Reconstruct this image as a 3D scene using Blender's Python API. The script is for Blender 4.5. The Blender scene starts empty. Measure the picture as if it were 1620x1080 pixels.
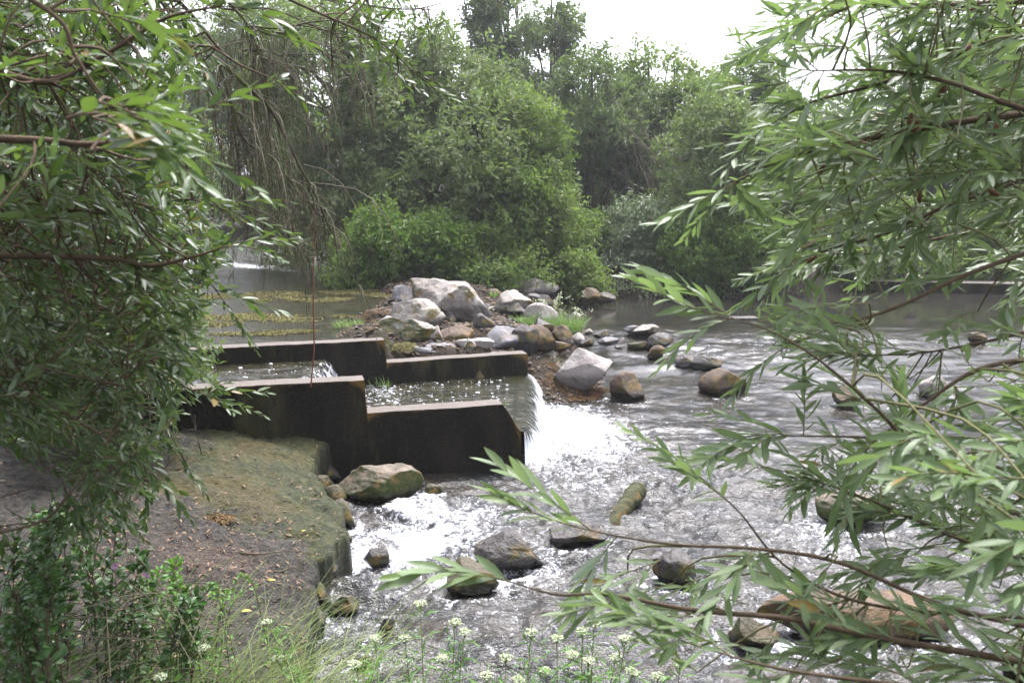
import bpy, math, random
import numpy as np
from math import radians, sin, cos, pi
from mathutils import Vector

# ------------------------------------------------------------------ camera, world, sun, exposure
S = bpy.context.scene
C = S.collection
H, FPX = 2.6, 1350.0
PITCH = math.atan(240 / FPX)
cam_d = bpy.data.cameras.new("camera")
cam = bpy.data.objects.new("camera", cam_d); C.objects.link(cam)
cam.location = (0, 0, H); cam.rotation_euler = (pi / 2 - PITCH, 0, 0)
cam_d.sensor_width = 36; cam_d.lens = 36 * FPX / 1620
cam_d.clip_start = .05; cam_d.clip_end = 3000
cam_d.dof.use_dof = True; cam_d.dof.focus_distance = 8.5; cam_d.dof.aperture_fstop = 8.0
S.camera = cam

SUN_EL, SUN_AZ = 64, 25      # degrees; azimuth measured from +Y (into the picture) towards +X
W = bpy.data.worlds.new("World"); S.world = W; W.use_nodes = True
wn = W.node_tree; wn.nodes.clear()
sky = wn.nodes.new('ShaderNodeTexSky'); sky.sky_type = 'NISHITA'; sky.sun_disc = False
sky.sun_elevation = radians(SUN_EL); sky.sun_rotation = radians(SUN_AZ)
sky.dust_density = 6; sky.air_density = 1.2; sky.ozone_density = 1
hs = wn.nodes.new('ShaderNodeHueSaturation'); hs.inputs['Saturation'].default_value = .2
hs.inputs['Value'].default_value = 1.0
bg = wn.nodes.new('ShaderNodeBackground'); bg.inputs[1].default_value = .15
wo = wn.nodes.new('ShaderNodeOutputWorld')
wn.links.new(sky.outputs[0], hs.inputs['Color']); tint = wn.nodes.new('ShaderNodeVectorMath'); tint.operation = 'MULTIPLY'; tint.inputs[1].default_value = (.965, .97, 1.09)
wn.links.new(hs.outputs[0], tint.inputs[0]); wn.links.new(tint.outputs[0], bg.inputs[0]); wn.links.new(bg.outputs[0], wo.inputs[0])
sl = bpy.data.lights.new("sun", 'SUN'); sl.energy = 2.2; sl.angle = radians(25); sl.color = (1, .965, .92)
so = bpy.data.objects.new("sun", sl); C.objects.link(so)
so.rotation_euler = (radians(90 - SUN_EL), 0, radians(180 - SUN_AZ) - 0)
sd = Vector((sin(radians(SUN_AZ)) * cos(radians(SUN_EL)), cos(radians(SUN_AZ)) * cos(radians(SUN_EL)), sin(radians(SUN_EL))))
so.rotation_euler = sd.to_track_quat('Z', 'Y').to_euler()
S.view_settings.view_transform = 'Standard'; S.view_settings.look = 'None'
S.view_settings.exposure = 1.78; S.view_settings.gamma = 1
cy = S.cycles
cy.max_bounces = 7; cy.diffuse_bounces = 3; cy.glossy_bounces = 3; cy.transmission_bounces = 4; cy.transparent_max_bounces = 8
cy.volume_bounces = 1; cy.caustics_reflective = False; cy.caustics_refractive = False
cy.sample_clamp_indirect = 6

# ------------------------------------------------------------------ helpers
random.seed(7); RNG = np.random.default_rng(11)
cp, sp = cos(PITCH), sin(PITCH)
def ray(px, py):
    cx, cyy = (px - 810) / FPX, (540 - py) / FPX
    return np.array([cx, cp + cyy * sp, cyy * cp - sp])
def PZ(px, py, z):
    d = ray(px, py); t = (z - H) / d[2]; return np.array([0, 0, H]) + d * t
def PY(px, py, Y):
    d = ray(px, py); t = Y / d[1]; return np.array([0, 0, H]) + d * t

def hash3(ix, iy, iz, seed):
    h = (ix * 374761393 + iy * 668265263 + iz * 1274126177 + seed * 974711) & 0xffffffff
    h = ((h ^ (h >> 13)) * 1274126177) & 0xffffffff
    h = ((h ^ (h >> 16)) * 2246822519) & 0xffffffff
    return ((h ^ (h >> 15)) & 0xffffff) / float(0xffffff)
def vnoise(p, seed=0):
    p = np.asarray(p, dtype=np.float64); i = np.floor(p).astype(np.int64); f = p - i
    u = f * f * f * (f * (f * 6 - 15) + 10)
    r = 0
    for a in (0, 1):
        for b in (0, 1):
            for c in (0, 1):
                w = (u[..., 0] if a else 1 - u[..., 0]) * (u[..., 1] if b else 1 - u[..., 1]) * (u[..., 2] if c else 1 - u[..., 2])
                r = r + w * hash3(i[..., 0] + a, i[..., 1] + b, i[..., 2] + c, seed)
    return r * 2 - 1
def fbm(p, seed=0, octv=4, gain=.5, ridged=False):
    p = np.asarray(p, dtype=np.float64); a = 1.; s = 0; t = 0
    for o in range(octv):
        n = vnoise(p * (2.03 ** o) + 17.3 * o, seed + o * 13)
        if ridged: n = 1 - 2 * np.abs(n)
        s = s + a * n; t += a; a *= gain
    return s / t
def xyz(x, y, z=0.): return np.stack([x, y, np.zeros_like(x) + z], -1)
def sstep(a, b, x):
    t = np.clip((x - a) / (b - a), 0, 1); return t * t * (3 - 2 * t)
def poly_sdf(x, y, poly):
    """signed distance to polygon, negative inside"""
    poly = np.asarray(poly, float); d = np.full(x.shape, 1e9); inside = np.zeros(x.shape, bool)
    n = len(poly)
    for i in range(n):
        ax, ay = poly[i]; bx, by = poly[(i + 1) % n]
        ex, ey = bx - ax, by - ay
        t = np.clip(((x - ax) * ex + (y - ay) * ey) / (ex * ex + ey * ey + 1e-12), 0, 1)
        d = np.minimum(d, np.hypot(x - ax - ex * t, y - ay - ey * t))
        c = ((ay > y) != (by > y)) & (x < (bx - ax) * (y - ay) / ((by - ay) if by != ay else 1e-9) + ax)
        inside ^= c
    return np.where(inside, -d, d)

def put(name, me, mat=None, parent=None):
    o = bpy.data.objects.new(name, me); C.objects.link(o)
    if mat is not None: me.materials.append(mat)
    if parent is not None: o.parent = parent
    return o
def mesh_np(name, V, F, attrs=None, smooth=True, fattrs=None):
    """V (n,3); F (m,k) int array, or list of such arrays"""
    Fs = F if isinstance(F, list) else [F]
    me = bpy.data.meshes.new(name)
    V = np.ascontiguousarray(V, dtype=np.float32)
    me.vertices.add(len(V)); me.vertices.foreach_set('co', V.ravel())
    li = np.concatenate([f.ravel() for f in Fs]).astype(np.int32)
    tot = np.concatenate([np.full(len(f), f.shape[1]) for f in Fs]).astype(np.int32)
    st = np.concatenate([[0], np.cumsum(tot)[:-1]]).astype(np.int32)
    me.loops.add(len(li)); me.loops.foreach_set('vertex_index', li)
    me.polygons.add(len(tot)); me.polygons.foreach_set('loop_start', st)
    try: me.polygons.foreach_set('loop_total', tot)
    except Exception: pass
    me.update(calc_edges=True)
    me.polygons.foreach_set('use_smooth', np.full(len(tot), smooth))
    for k, v in (attrs or {}).items():
        a = me.attributes.new(k, 'FLOAT', 'POINT'); a.data.foreach_set('value', np.asarray(v, np.float32).ravel())
    for k, v in (fattrs or {}).items():
        a = me.attributes.new(k, 'FLOAT', 'FACE'); a.data.foreach_set('value', np.asarray(v, np.float32).ravel())
    me.validate(clean_customdata=False)
    return me
def grid_faces(nx, ny):
    i = np.arange(nx - 1)[:, None] * ny + np.arange(ny - 1)[None, :]
    i = i.ravel()
    return np.stack([i, i + ny, i + ny + 1, i + 1], -1)
def tag(o, label=None, cat=None, group=None, kind=None):
    if label: o['label'] = label
    if cat: o['category'] = cat
    if group: o['group'] = group
    if kind: o['kind'] = kind
    return o
def empty(name, loc, label, cat, group=None):
    o = bpy.data.objects.new(name, None); C.objects.link(o); o.location = Vector(loc)
    o.empty_display_size = .1
    return tag(o, label, cat, group)
def rebase(me, loc):
    """shift mesh so that it is local to an empty at loc"""
    n = len(me.vertices); a = np.empty(n * 3, np.float32); me.vertices.foreach_get('co', a)
    a = a.reshape(-1, 3) - np.asarray(loc, np.float32); me.vertices.foreach_set('co', a.ravel()); me.update(); return me

class Tubes:
    def __init__(s): s.V = []; s.F = []; s.n = 0
    def add(s, pts, rad, k=5):
        pts = np.asarray(pts, float); m = len(pts)
        rad = np.asarray(rad, float) * np.ones(m)
        T = np.gradient(pts, axis=0); T /= np.linalg.norm(T, axis=1)[:, None] + 1e-9
        ref = np.array([.13, .21, 1.]) if abs(T[0, 2]) < .9 else np.array([1., .1, .2])
        A = np.cross(T, ref); A /= np.linalg.norm(A, axis=1)[:, None] + 1e-9
        B = np.cross(T, A)
        th = np.arange(k) * 2 * pi / k
        R = pts[:, None] + rad[:, None, None] * (A[:, None] * np.cos(th)[None, :, None] + B[:, None] * np.sin(th)[None, :, None])
        s.V.append(R.reshape(-1, 3))
        i = (np.arange(m - 1)[:, None] * k + np.arange(k)[None, :]); j = (np.arange(m - 1)[:, None] * k + (np.arange(k)[None, :] + 1) % k)
        s.F.append(np.stack([i, j, j + k, i + k], -1).reshape(-1, 4) + s.n); s.n += m * k
    def mesh(s, name):
        return mesh_np(name, np.concatenate(s.V), np.concatenate(s.F))

class Leaves:
    """collects leaves and builds them: lod 0 one folded diamond, lod 1 eight-quad lance shape"""
    def __init__(s): s.b = []; s.d = []; s.n = []; s.l = []; s.w = []; s.v = []
    def add(s, b, d, n, l, w, v):
        b = np.atleast_2d(b); m = len(b)
        s.b.append(b); s.d.append(np.atleast_2d(d) * np.ones((m, 1))); s.n.append(np.atleast_2d(n) * np.ones((m, 1)))
        s.l.append(l * np.ones(m)); s.w.append(w * np.ones(m)); s.v.append(v * np.ones(m))
    def count(s): return sum(len(x) for x in s.b)
    def mesh(s, name, lod=1, curve=.12, fold=.25):
        b = np.concatenate(s.b); d = np.concatenate(s.d); n = np.concatenate(s.n)
        l = np.concatenate(s.l); w = np.concatenate(s.w); v = np.concatenate(s.v)
        d = d / (np.linalg.norm(d, axis=1)[:, None] + 1e-9)
        sd_ = np.cross(d, n); sd_ /= np.linalg.norm(sd_, axis=1)[:, None] + 1e-9
        n = np.cross(sd_, d)
        m = len(b)
        if lod == 0:
            T = [(0, 0), (.45, -1), (1, 0), (.45, 1)]; Q = np.array([[0, 1, 2, 3]])
            prof = [0, 1, 0, 1]
        else:
            ts = [.0, .16, .4, .66, .86, 1.]; pf = [.12, .62, 1., .84, .45, 0]
            T = []; Q = []
            for t, q in zip(ts, pf): T += [(t, -q), (t, 0), (t, q)]
            Q = []
            for r in range(5):
                for c in range(2): Q.append([r * 3 + c, r * 3 + c + 1, r * 3 + c + 4, r * 3 + c + 3])
            Q = np.array(Q)
        T = np.array(T, float); K = len(T)
        cur = curve * (.4 + 1.2 * RNG.random(m)); tw = (RNG.random(m) - .5) * .5
        V = (b[:, None] + d[:, None] * (l[:, None] * T[None, :, 0])[..., None]
             + sd_[:, None] * (w[:, None] * .5 * T[None, :, 1])[..., None]
             + n[:, None] * (w[:, None] * .5 * fold * np.abs(T[None, :, 1]) + w[:, None] * .5 * tw[:, None] * T[None, :, 1] * T[None, :, 0] * 2 - l[:, None] * cur[:, None] * T[None, :, 0] ** 2)[..., None])
        F = (Q[None] + (np.arange(m) * K)[:, None, None]).reshape(-1, 4)
        at = {'rib': np.tile(np.abs(T[:, 1]), m)} if lod else None
        return mesh_np(name, V.reshape(-1, 3), F, attrs=at, smooth=bool(lod), fattrs={'var': np.repeat(v, len(Q))})

# ------------------------------------------------------------------ materials
def newmat(name):
    m = bpy.data.materials.new(name); m.use_nodes = True; nt = m.node_tree; nt.nodes.clear()
    return m, nt, nt.nodes, nt.links
class NB:
    def __init__(s, name):
        s.m, s.nt, s.N, s.L = newmat(name); s.out = s.N.new('ShaderNodeOutputMaterial')
        s.geo = s.N.new('ShaderNodeNewGeometry')
    def link(s, a, b): s.L.new(a, b)
    def val(s, sock, v):
        if isinstance(v, bpy.types.NodeSocket): s.L.new(v, sock)
        elif isinstance(v, (tuple, list)) and len(v) == 3 and sock.type == 'RGBA': sock.default_value = (*v, 1)
        else: sock.default_value = v
    def noise(s, scale, detail=5, rough=.55, vec=None, dist=0, sc=None):
        n = s.N.new('ShaderNodeTexNoise'); n.inputs['Scale'].default_value = scale; n.inputs['Detail'].default_value = detail
        n.inputs['Roughness'].default_value = rough; n.inputs['Distortion'].default_value = dist
        v = vec if vec is not None else s.geo.outputs['Position']
        if sc:
            mp = s.N.new('ShaderNodeVectorMath'); mp.operation = 'MULTIPLY'; s.L.new(v, mp.inputs[0]); mp.inputs[1].default_value = sc; v = mp.outputs[0]
        s.L.new(v, n.inputs['Vector']); return n.outputs[0]
    def ramp(s, f, a, b, va=0., vb=1.):
        n = s.N.new('ShaderNodeMapRange'); n.interpolation_type = 'SMOOTHSTEP'
        s.val(n.inputs[0], f); n.inputs[1].default_value = a; n.inputs[2].default_value = b; n.inputs[3].default_value = va; n.inputs[4].default_value = vb
        return n.outputs[0]
    def mix(s, f, a, b):
        n = s.N.new('ShaderNodeMix'); n.data_type = 'RGBA'; s.val(n.inputs[0], f); s.val(n.inputs[6], a); s.val(n.inputs[7], b); return n.outputs[2]
    def math(s, op, a, b=0., c=0.):
        n = s.N.new('ShaderNodeMath'); n.operation = op; s.val(n.inputs[0], a); s.val(n.inputs[1], b); s.val(n.inputs[2], c); return n.outputs[0]
    def attr(s, name):
        n = s.N.new('ShaderNodeAttribute'); n.attribute_name = name; return n.outputs['Fac']
    def nz(s):
        n = s.N.new('ShaderNodeSeparateXYZ'); s.L.new(s.geo.outputs['Normal'], n.inputs[0]); return n.outputs[2]
    def posz(s):
        n = s.N.new('ShaderNodeSeparateXYZ'); s.L.new(s.geo.outputs['Position'], n.inputs[0]); return n.outputs[2]
    def bump(s, h, strength=.5, dist=.02, nrm=None):
        n = s.N.new('ShaderNodeBump'); n.inputs['Strength'].default_value = strength; n.inputs['Distance'].default_value = dist
        s.L.new(h, n.inputs['Height'])
        if nrm is not None: s.L.new(nrm, n.inputs['Normal'])
        return n.outputs[0]
    def prin(s, col, rough=.8, spec=.5, nrm=None, ior=1.45, **k):
        n = s.N.new('ShaderNodeBsdfPrincipled'); s.val(n.inputs['Base Color'], col); s.val(n.inputs['Roughness'], rough)
        s.val(n.inputs['Specular IOR Level'], spec); n.inputs['IOR'].default_value = ior
        if nrm is not None: s.L.new(nrm, n.inputs['Normal'])
        return n.outputs[0]
    def done(s, sh): s.L.new(sh, s.out.inputs[0]); return s.m
    def mixsh(s, f, a, b):
        n = s.N.new('ShaderNodeMixShader'); s.val(n.inputs[0], f); s.L.new(a, n.inputs[1]); s.L.new(b, n.inputs[2]); return n.outputs[0]

def leaf_mat(name, ca, cb, under=None, rough=.42, tr=.3, spec=.5, trc=None):
    b = NB(name); v = b.attr('var')
    col = b.mix(v, ca, cb)
    col = b.mix(b.ramp(v, .965, .985), col, (.2, .13, .03))
    sickly = b.noise(30, 2); col = b.mix(b.math('MULTIPLY', sickly, .35), col, tuple(x * .6 for x in ca))
    tcol = b.mix(.5, col, trc or (.16, .26, .03))
    if under:
        rib = b.attr('rib'); col = b.mix(b.ramp(rib, .1, .0, 0, .35), col, tuple(min(1, x * 1.6 + .02) for x in cb))
        col = b.mix(b.geo.outputs['Backfacing'], col, under)
    n = b.bump(b.noise(90, 2), .25, .004)
    p = b.prin(col, rough, spec, n)
    t = b.N.new('ShaderNodeBsdfTranslucent'); b.val(t.inputs[0], tcol)
    return b.done(b.mixsh(tr, p, t.outputs[0]))
M = {}
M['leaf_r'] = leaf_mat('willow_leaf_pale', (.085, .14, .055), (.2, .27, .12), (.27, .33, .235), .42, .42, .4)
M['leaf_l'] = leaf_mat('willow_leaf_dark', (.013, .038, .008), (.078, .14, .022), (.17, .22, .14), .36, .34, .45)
M['bg1'] = leaf_mat('foliage_green', (.065, .115, .026), (.24, .31, .09), None, .55, .4, .22)
M['bg2'] = leaf_mat('foliage_grey_green', (.085, .125, .045), (.25, .3, .14), None, .55, .38, .25)
M['bg3'] = leaf_mat('foliage_dark', (.05, .088, .035), (.2, .25, .115), None, .55, .35, .2)
M['bg4'] = leaf_mat('foliage_fresh', (.055, .12, .02), (.19, .28, .06), None, .5, .42, .25)
M['bg5'] = leaf_mat('foliage_silver', (.12, .165, .08), (.27, .32, .2), None, .45, .25)
M['bramble'] = leaf_mat('bramble_leaf', (.02, .06, .012), (.07, .16, .025), (.09, .13, .07), .38, .22)
M['nettle'] = leaf_mat('fresh_leaf', (.06, .18, .015), (.14, .32, .03), (.12, .2, .06), .45, .35)
M['grass'] = leaf_mat('grass_blade', (.09, .16, .03), (.24, .28, .1), None, .55, .3, trc=(.25, .26, .06))
M['grass2'] = leaf_mat('grass_fresh', (.1, .2, .035), (.2, .3, .08), None, .55, .35)
M['dead'] = leaf_mat('fallen_leaf', (.07, .038, .02), (.26, .17, .09), None, .7, .1, trc=(.2, .12, .04))

def bark(name, a, b_, sc=40, moss=.0):
    b = NB(name); n = b.noise(sc, 5, .6, sc=(1, 1, .4)); col = b.mix(n, a, b_)
    if moss: col = b.mix(b.ramp(b.noise(6, 3), .5 - moss * .2, .62), col, (.07, .09, .02))
    return b.done(b.prin(col, .85, .2, b.bump(n, .6, .01)))
M['bark'] = bark('bark', (.03, .024, .018), (.11, .09, .065), 25, .2)
M['twig'] = bark('twig_bark', (.04, .03, .02), (.12, .085, .05), 80)
M['twig_g'] = bark('green_twig', (.09, .1, .04), (.16, .14, .07), 80)
M['twig_dry'] = bark('dry_twig', (.055, .05, .032), (.16, .145, .095), 60)
M['red'] = bark('red_strand', (.12, .045, .025), (.2, .09, .05), 60)

def rock_mat(name, a, b_, dark, moss=.0, mosscol=(.07, .085, .015), warm=.0, rough=.75, wet=.5):
    b = NB(name)
    tc = b.N.new('ShaderNodeTexCoord').outputs['Object']
    n1 = b.noise(3.5, 6, .62, tc, .6); n2 = b.noise(22, 5, .6, tc); n3 = b.noise(90, 3, .6, tc)
    col = b.mix(b.ramp(n1, .32, .68), a, b_)
    col = b.mix(b.ramp(n2, .52, .75, 0, .55), col, dark)
    col = b.mix(b.ramp(n3, .58, .72, 0, .5), col, tuple(x * .45 for x in a))
    strat = b.noise(7, 4, .6, tc, 1.2, (1, 1, 4)); col = b.mix(b.ramp(strat, .6, .68, 0, .5), col, dark)
    if warm: col = b.mix(b.ramp(b.noise(5, 4, .6, tc, .3), .45, .7, 0, warm), col, (.17, .08, .035))
    if moss:
        side = b.math('MULTIPLY', b.ramp(b.nz(), .95, .25, .25, 1.), 1.)
        mf = b.math('MULTIPLY', b.ramp(b.noise(4.5, 5, .65, tc), .62 - moss * .32, .74 - moss * .28), side)
        mc = b.mix(n2, mosscol, tuple(x * .35 for x in mosscol)); mc = b.mix(b.ramp(b.noise(9, 3, .5, tc), .5, .7), mc, (.16, .1, .025))
        col = b.mix(mf, col, mc)
    h = b.attr('wet')
    wf = b.ramp(b.math('ADD', h, b.math('MULTIPLY', n2, .5)), 1.05, .72, 0, wet + .25)
    col = b.mix(wf, col, tuple(x * .18 for x in dark))
    rg = b.ramp(wf, 0, .8, rough, .25)
    hh = b.math('ADD', n1, b.math('MULTIPLY', n2, .5)); hh = b.math('ADD', hh, b.math('MULTIPLY', n3, .22))
    return b.done(b.prin(col, rg, .4, b.bump(hh, .85, .035)))
M['r_white'] = rock_mat('pale_granite', (.25, .225, .205), (.36, .33, .305), (.13, .11, .1), 0, warm=.1, wet=.3)
M['r_pale'] = rock_mat('pale_stone', (.16, .145, .125), (.31, .285, .255), (.06, .05, .042), .35, warm=.15)
M['r_moss'] = rock_mat('pale_mossy_stone', (.18, .165, .15), (.33, .305, .29), (.08, .07, .055), .9)
M['r_blue'] = rock_mat('blue_grey_stone', (.115, .112, .118), (.2, .195, .2), (.06, .055, .055), .25, warm=.25)
M['r_brown'] = rock_mat('algae_brown_stone', (.055, .036, .023), (.12, .085, .065), (.026, .02, .015), .65, (.09, .075, .016), warm=.45)
M['r_dark'] = rock_mat('dark_wet_stone', (.03, .025, .022), (.07, .06, .055), (.015, .013, .011), .4, wet=.7, rough=.45)
M['r_green'] = rock_mat('moss_covered_stone', (.05, .042, .03), (.11, .09, .07), (.025, .022, .015), 1.25, (.05, .06, .012))
M['r_log'] = rock_mat('mossy_log_bark', (.03, .032, .014), (.07, .07, .03), (.015, .013, .008), 1.2, (.035, .042, .01), wet=.3, rough=.9)
M['r_pink'] = rock_mat('pink_grey_mossy_boulder', (.085, .067, .055), (.21, .16, .14), (.03, .025, .017), 1.2, (.055, .075, .015))

def wall_mat():
    b = NB('stained_shaded_concrete')
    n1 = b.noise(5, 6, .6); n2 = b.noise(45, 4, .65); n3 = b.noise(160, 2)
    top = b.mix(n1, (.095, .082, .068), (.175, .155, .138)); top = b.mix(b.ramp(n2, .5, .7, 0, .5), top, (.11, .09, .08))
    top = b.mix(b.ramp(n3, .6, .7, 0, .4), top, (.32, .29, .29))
    side = b.mix(b.ramp(b.noise(4, 5, .6, sc=(1, 1, .35)), .3, .7), (.0045, .004, .003), (.016, .013, .008))  # near-black sides: dark algae film plus shade painted into the colour
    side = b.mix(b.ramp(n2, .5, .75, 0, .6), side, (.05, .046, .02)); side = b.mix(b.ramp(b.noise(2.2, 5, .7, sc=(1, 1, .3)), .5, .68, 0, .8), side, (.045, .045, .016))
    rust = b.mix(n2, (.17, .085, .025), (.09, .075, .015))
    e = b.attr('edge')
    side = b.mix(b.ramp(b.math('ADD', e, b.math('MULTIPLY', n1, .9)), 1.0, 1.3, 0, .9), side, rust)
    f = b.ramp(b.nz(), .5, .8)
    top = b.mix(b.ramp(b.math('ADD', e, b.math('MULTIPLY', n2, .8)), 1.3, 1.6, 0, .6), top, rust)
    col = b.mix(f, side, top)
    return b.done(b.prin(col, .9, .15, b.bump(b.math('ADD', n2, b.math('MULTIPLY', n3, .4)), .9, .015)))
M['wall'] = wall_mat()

def bank_mat():
    b = NB('mossy_bank_rock')
    n1 = b.noise(1.6, 5, .6); n2 = b.noise(14, 6, .7, dist=.8); n3 = b.noise(70, 4, .7); n4 = b.noise(4.5, 6, .7, dist=.5)
    col = b.mix(b.ramp(n2, .35, .68), (.009, .008, .006), (.06, .053, .04))
    col = b.mix(b.ramp(n3, .55, .72, 0, .8), col, (.15, .13, .11))
    col = b.mix(b.ramp(n3, .45, .3, 0, .8), col, (.02, .016, .013))
    mo = b.attr('moss')
    mcol = b.mix(b.ramp(n2, .35, .65), (.018, .028, .008), (.07, .074, .018))
    mcol = b.mix(b.ramp(n1, .45, .62), mcol, (.075, .06, .014)); mcol = b.mix(b.ramp(n3, .4, .65, .3, .0), mcol, (.02, .025, .01))
    mf = b.ramp(b.math('ADD', mo, b.math('MULTIPLY', b.math('SUBTRACT', n4, .5), 1.6)), .42, .72, 0, .92)
    col = b.mix(mf, col, mcol)
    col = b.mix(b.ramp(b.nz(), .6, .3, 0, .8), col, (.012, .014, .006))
    dead = b.ramp(b.math('ADD', b.attr('litter'), b.math('MULTIPLY', b.math('SUBTRACT', n3, .5), 1.8)), .5, .9)
    col = b.mix(dead, col, b.mix(n2, (.05, .028, .018), (.13, .085, .062)))
    hh = b.math('ADD', n2, b.math('MULTIPLY', n3, .6))
    return b.done(b.prin(col, b.ramp(n4, .35, .6, .42, .85), .4, b.bump(hh, 1., .045)))
M['bank'] = bank_mat()
def ground_mat():
    b = NB('earth_and_gravel')
    n2 = b.noise(10, 6, .7); n3 = b.noise(45, 4, .7); v = b.N.new('ShaderNodeTexVoronoi'); v.inputs['Scale'].default_value = 16
    b.L.new(b.geo.outputs['Position'], v.inputs['Vector'])
    col = b.mix(n2, (.012, .009, .006), (.04, .03, .02)); col = b.mix(b.ramp(n3, .5, .7, 0, .6), col, (.075, .055, .04))
    col = b.mix(b.ramp(b.noise(2.2, 5, .6), .55, .68, 0, .8), col, (.045, .055, .013))
    return b.done(b.prin(col, .9, .2, b.bump(b.math('ADD', v.outputs['Distance'], n3), .8, .03)))
M['ground'] = ground_mat()

def water_mat(name, c1, c2, bumps, foamy=True, rough=.06):
    b = NB(name)
    h = None
    at_ = b.attr('tur')
    for sc, st, vec in bumps:
        n = b.noise(sc, 3, .55, sc=vec, dist=.4); n = b.math('MULTIPLY', n, st); h = n if h is None else b.math('ADD', h, n)
    h = b.math('MULTIPLY', h, at_)
    nr = b.bump(h, 1., 1.)
    col = b.mix(b.ramp(b.noise(2.6, 4, .6), .35, .65), c1, c2)
    w = b.prin(col, rough + .04, .5, nr, 1.33)
    if not foamy: return b.done(w)
    f = b.attr('foam')
    br = b.noise(26, 6, .75, dist=1.2); br2 = b.noise(7, 5, .7, dist=1.5)
    t = b.math('ADD', b.math('MULTIPLY', b.math('SUBTRACT', br, .5), 2.6), b.math('MULTIPLY', b.math('SUBTRACT', br2, .5), 2.2))
    ff = b.ramp(b.math('ADD', f, t), .5, 1.15)
    fm = b.prin(b.mix(b.ramp(br2, .35, .65), (.42, .45, .52), (.78, .8, .84)), .6, .3, b.bump(b.math('ADD', br, h), .7, .03))
    return b.done(b.mixsh(ff, w, fm))
M['river'] = water_mat('river_water', (.012, .013, .013), (.028, .024, .018), [(5, .012, (1, 1.8, 1)), (19, .013, (1, 2.0, 1)), (44, .009, (1, 1.6, 1)), (110, .0016, (1, 1.4, 1))])
M['pool'] = water_mat('pool_water', (.012, .012, .007), (.03, .027, .014), [(3.5, .02, (1, 2.4, 1)), (14, .008, (1, 2.4, 1)), (45, .002, (1, 2, 1))], True)
def fall_mat():
    b = NB('falling_water')
    u = b.attr('uu'); v = b.attr('vv')
    cmb = b.N.new('ShaderNodeCombineXYZ'); b.L.new(u, cmb.inputs[0]); b.L.new(v, cmb.inputs[1])
    n = b.noise(1, 6, .7, cmb.outputs[0], .2, (38, 2.2, 1)); n2 = b.noise(1, 4, .7, cmb.outputs[0], .4, (110, 6, 1))
    f = b.math('ADD', b.math('ADD', b.attr('foam'), b.math('MULTIPLY', b.math('SUBTRACT', n, .5), 3.0)), b.math('MULTIPLY', b.math('SUBTRACT', n2, .5), 1.2))
    ff = b.ramp(f, .3, 1.15)
    nr = b.bump(b.math('ADD', n, b.math('MULTIPLY', n2, .4)), .3, .02)
    w = b.prin((.014, .016, .007), .15, .3, nr, 1.33); fm = b.prin((.6, .62, .67), .5, .3, nr)
    return b.done(b.mixsh(ff, w, fm))
M['fall'] = fall_mat()
def simple(name, a, b_, sc=60, rough=.8):
    b = NB(name); n = b.noise(sc, 4, .6); return b.done(b.prin(b.mix(n, a, b_), rough, .3, b.bump(n, .5, .01)))
M['algae'] = simple('floating_algae', (.075, .08, .018), (.2, .17, .06), 14)
M['algae2'] = simple('brown_algae', (.05, .026, .014), (.19, .12, .045), 12)
M['flower'] = simple('white_petals', (.27, .33, .16), (.48, .5, .38))
M['pinkfl'] = simple('pink_petals', (.55, .32, .48), (.7, .5, .62))
M['catkin'] = simple('brown_catkin', (.07, .03, .018), (.2, .09, .045), 120)
M['foamdrop'] = simple('white_foam', (.75, .77, .82), (.85, .86, .9))
M['yellowleaf'] = simple('yellow_leaf', (.55, .42, .06), (.5, .3, .08))

# ------------------------------------------------------------------ layout of the weir walls
def wall_line(a, b):  # two points on the top's near edge
    d = (b - a)[:2]; d /= np.linalg.norm(d); return d
ZL, ZR = .93, .62
n_step = PZ(576, 601, ZL); n_far = PZ(300, 617, ZL); n_end = PZ(797, 640, ZR)
nd = (n_end - n_far)[:2]; nd /= np.linalg.norm(nd); nn = np.array([-nd[1], nd[0]])
b_step = PZ(607, 537, .88); b_far = PZ(330, 553, .88); b_end = PZ(835, 559, .62)
bd = (b_end - b_far)[:2]; bd /= np.linalg.norm(bd); bn = np.array([-bd[1], bd[0]])
print('near wall', n_far, n_step, n_end, 'back', b_far, b_step, b_end)
def nearY(x): return n_end[1] + (x - n_end[0]) * nd[1] / nd[0]
def backY(x): return b_end[1] + (x - b_end[0]) * bd[1] / bd[0]
POOLZ, CHZ, CHZ2 = .78, .36, .70

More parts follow.
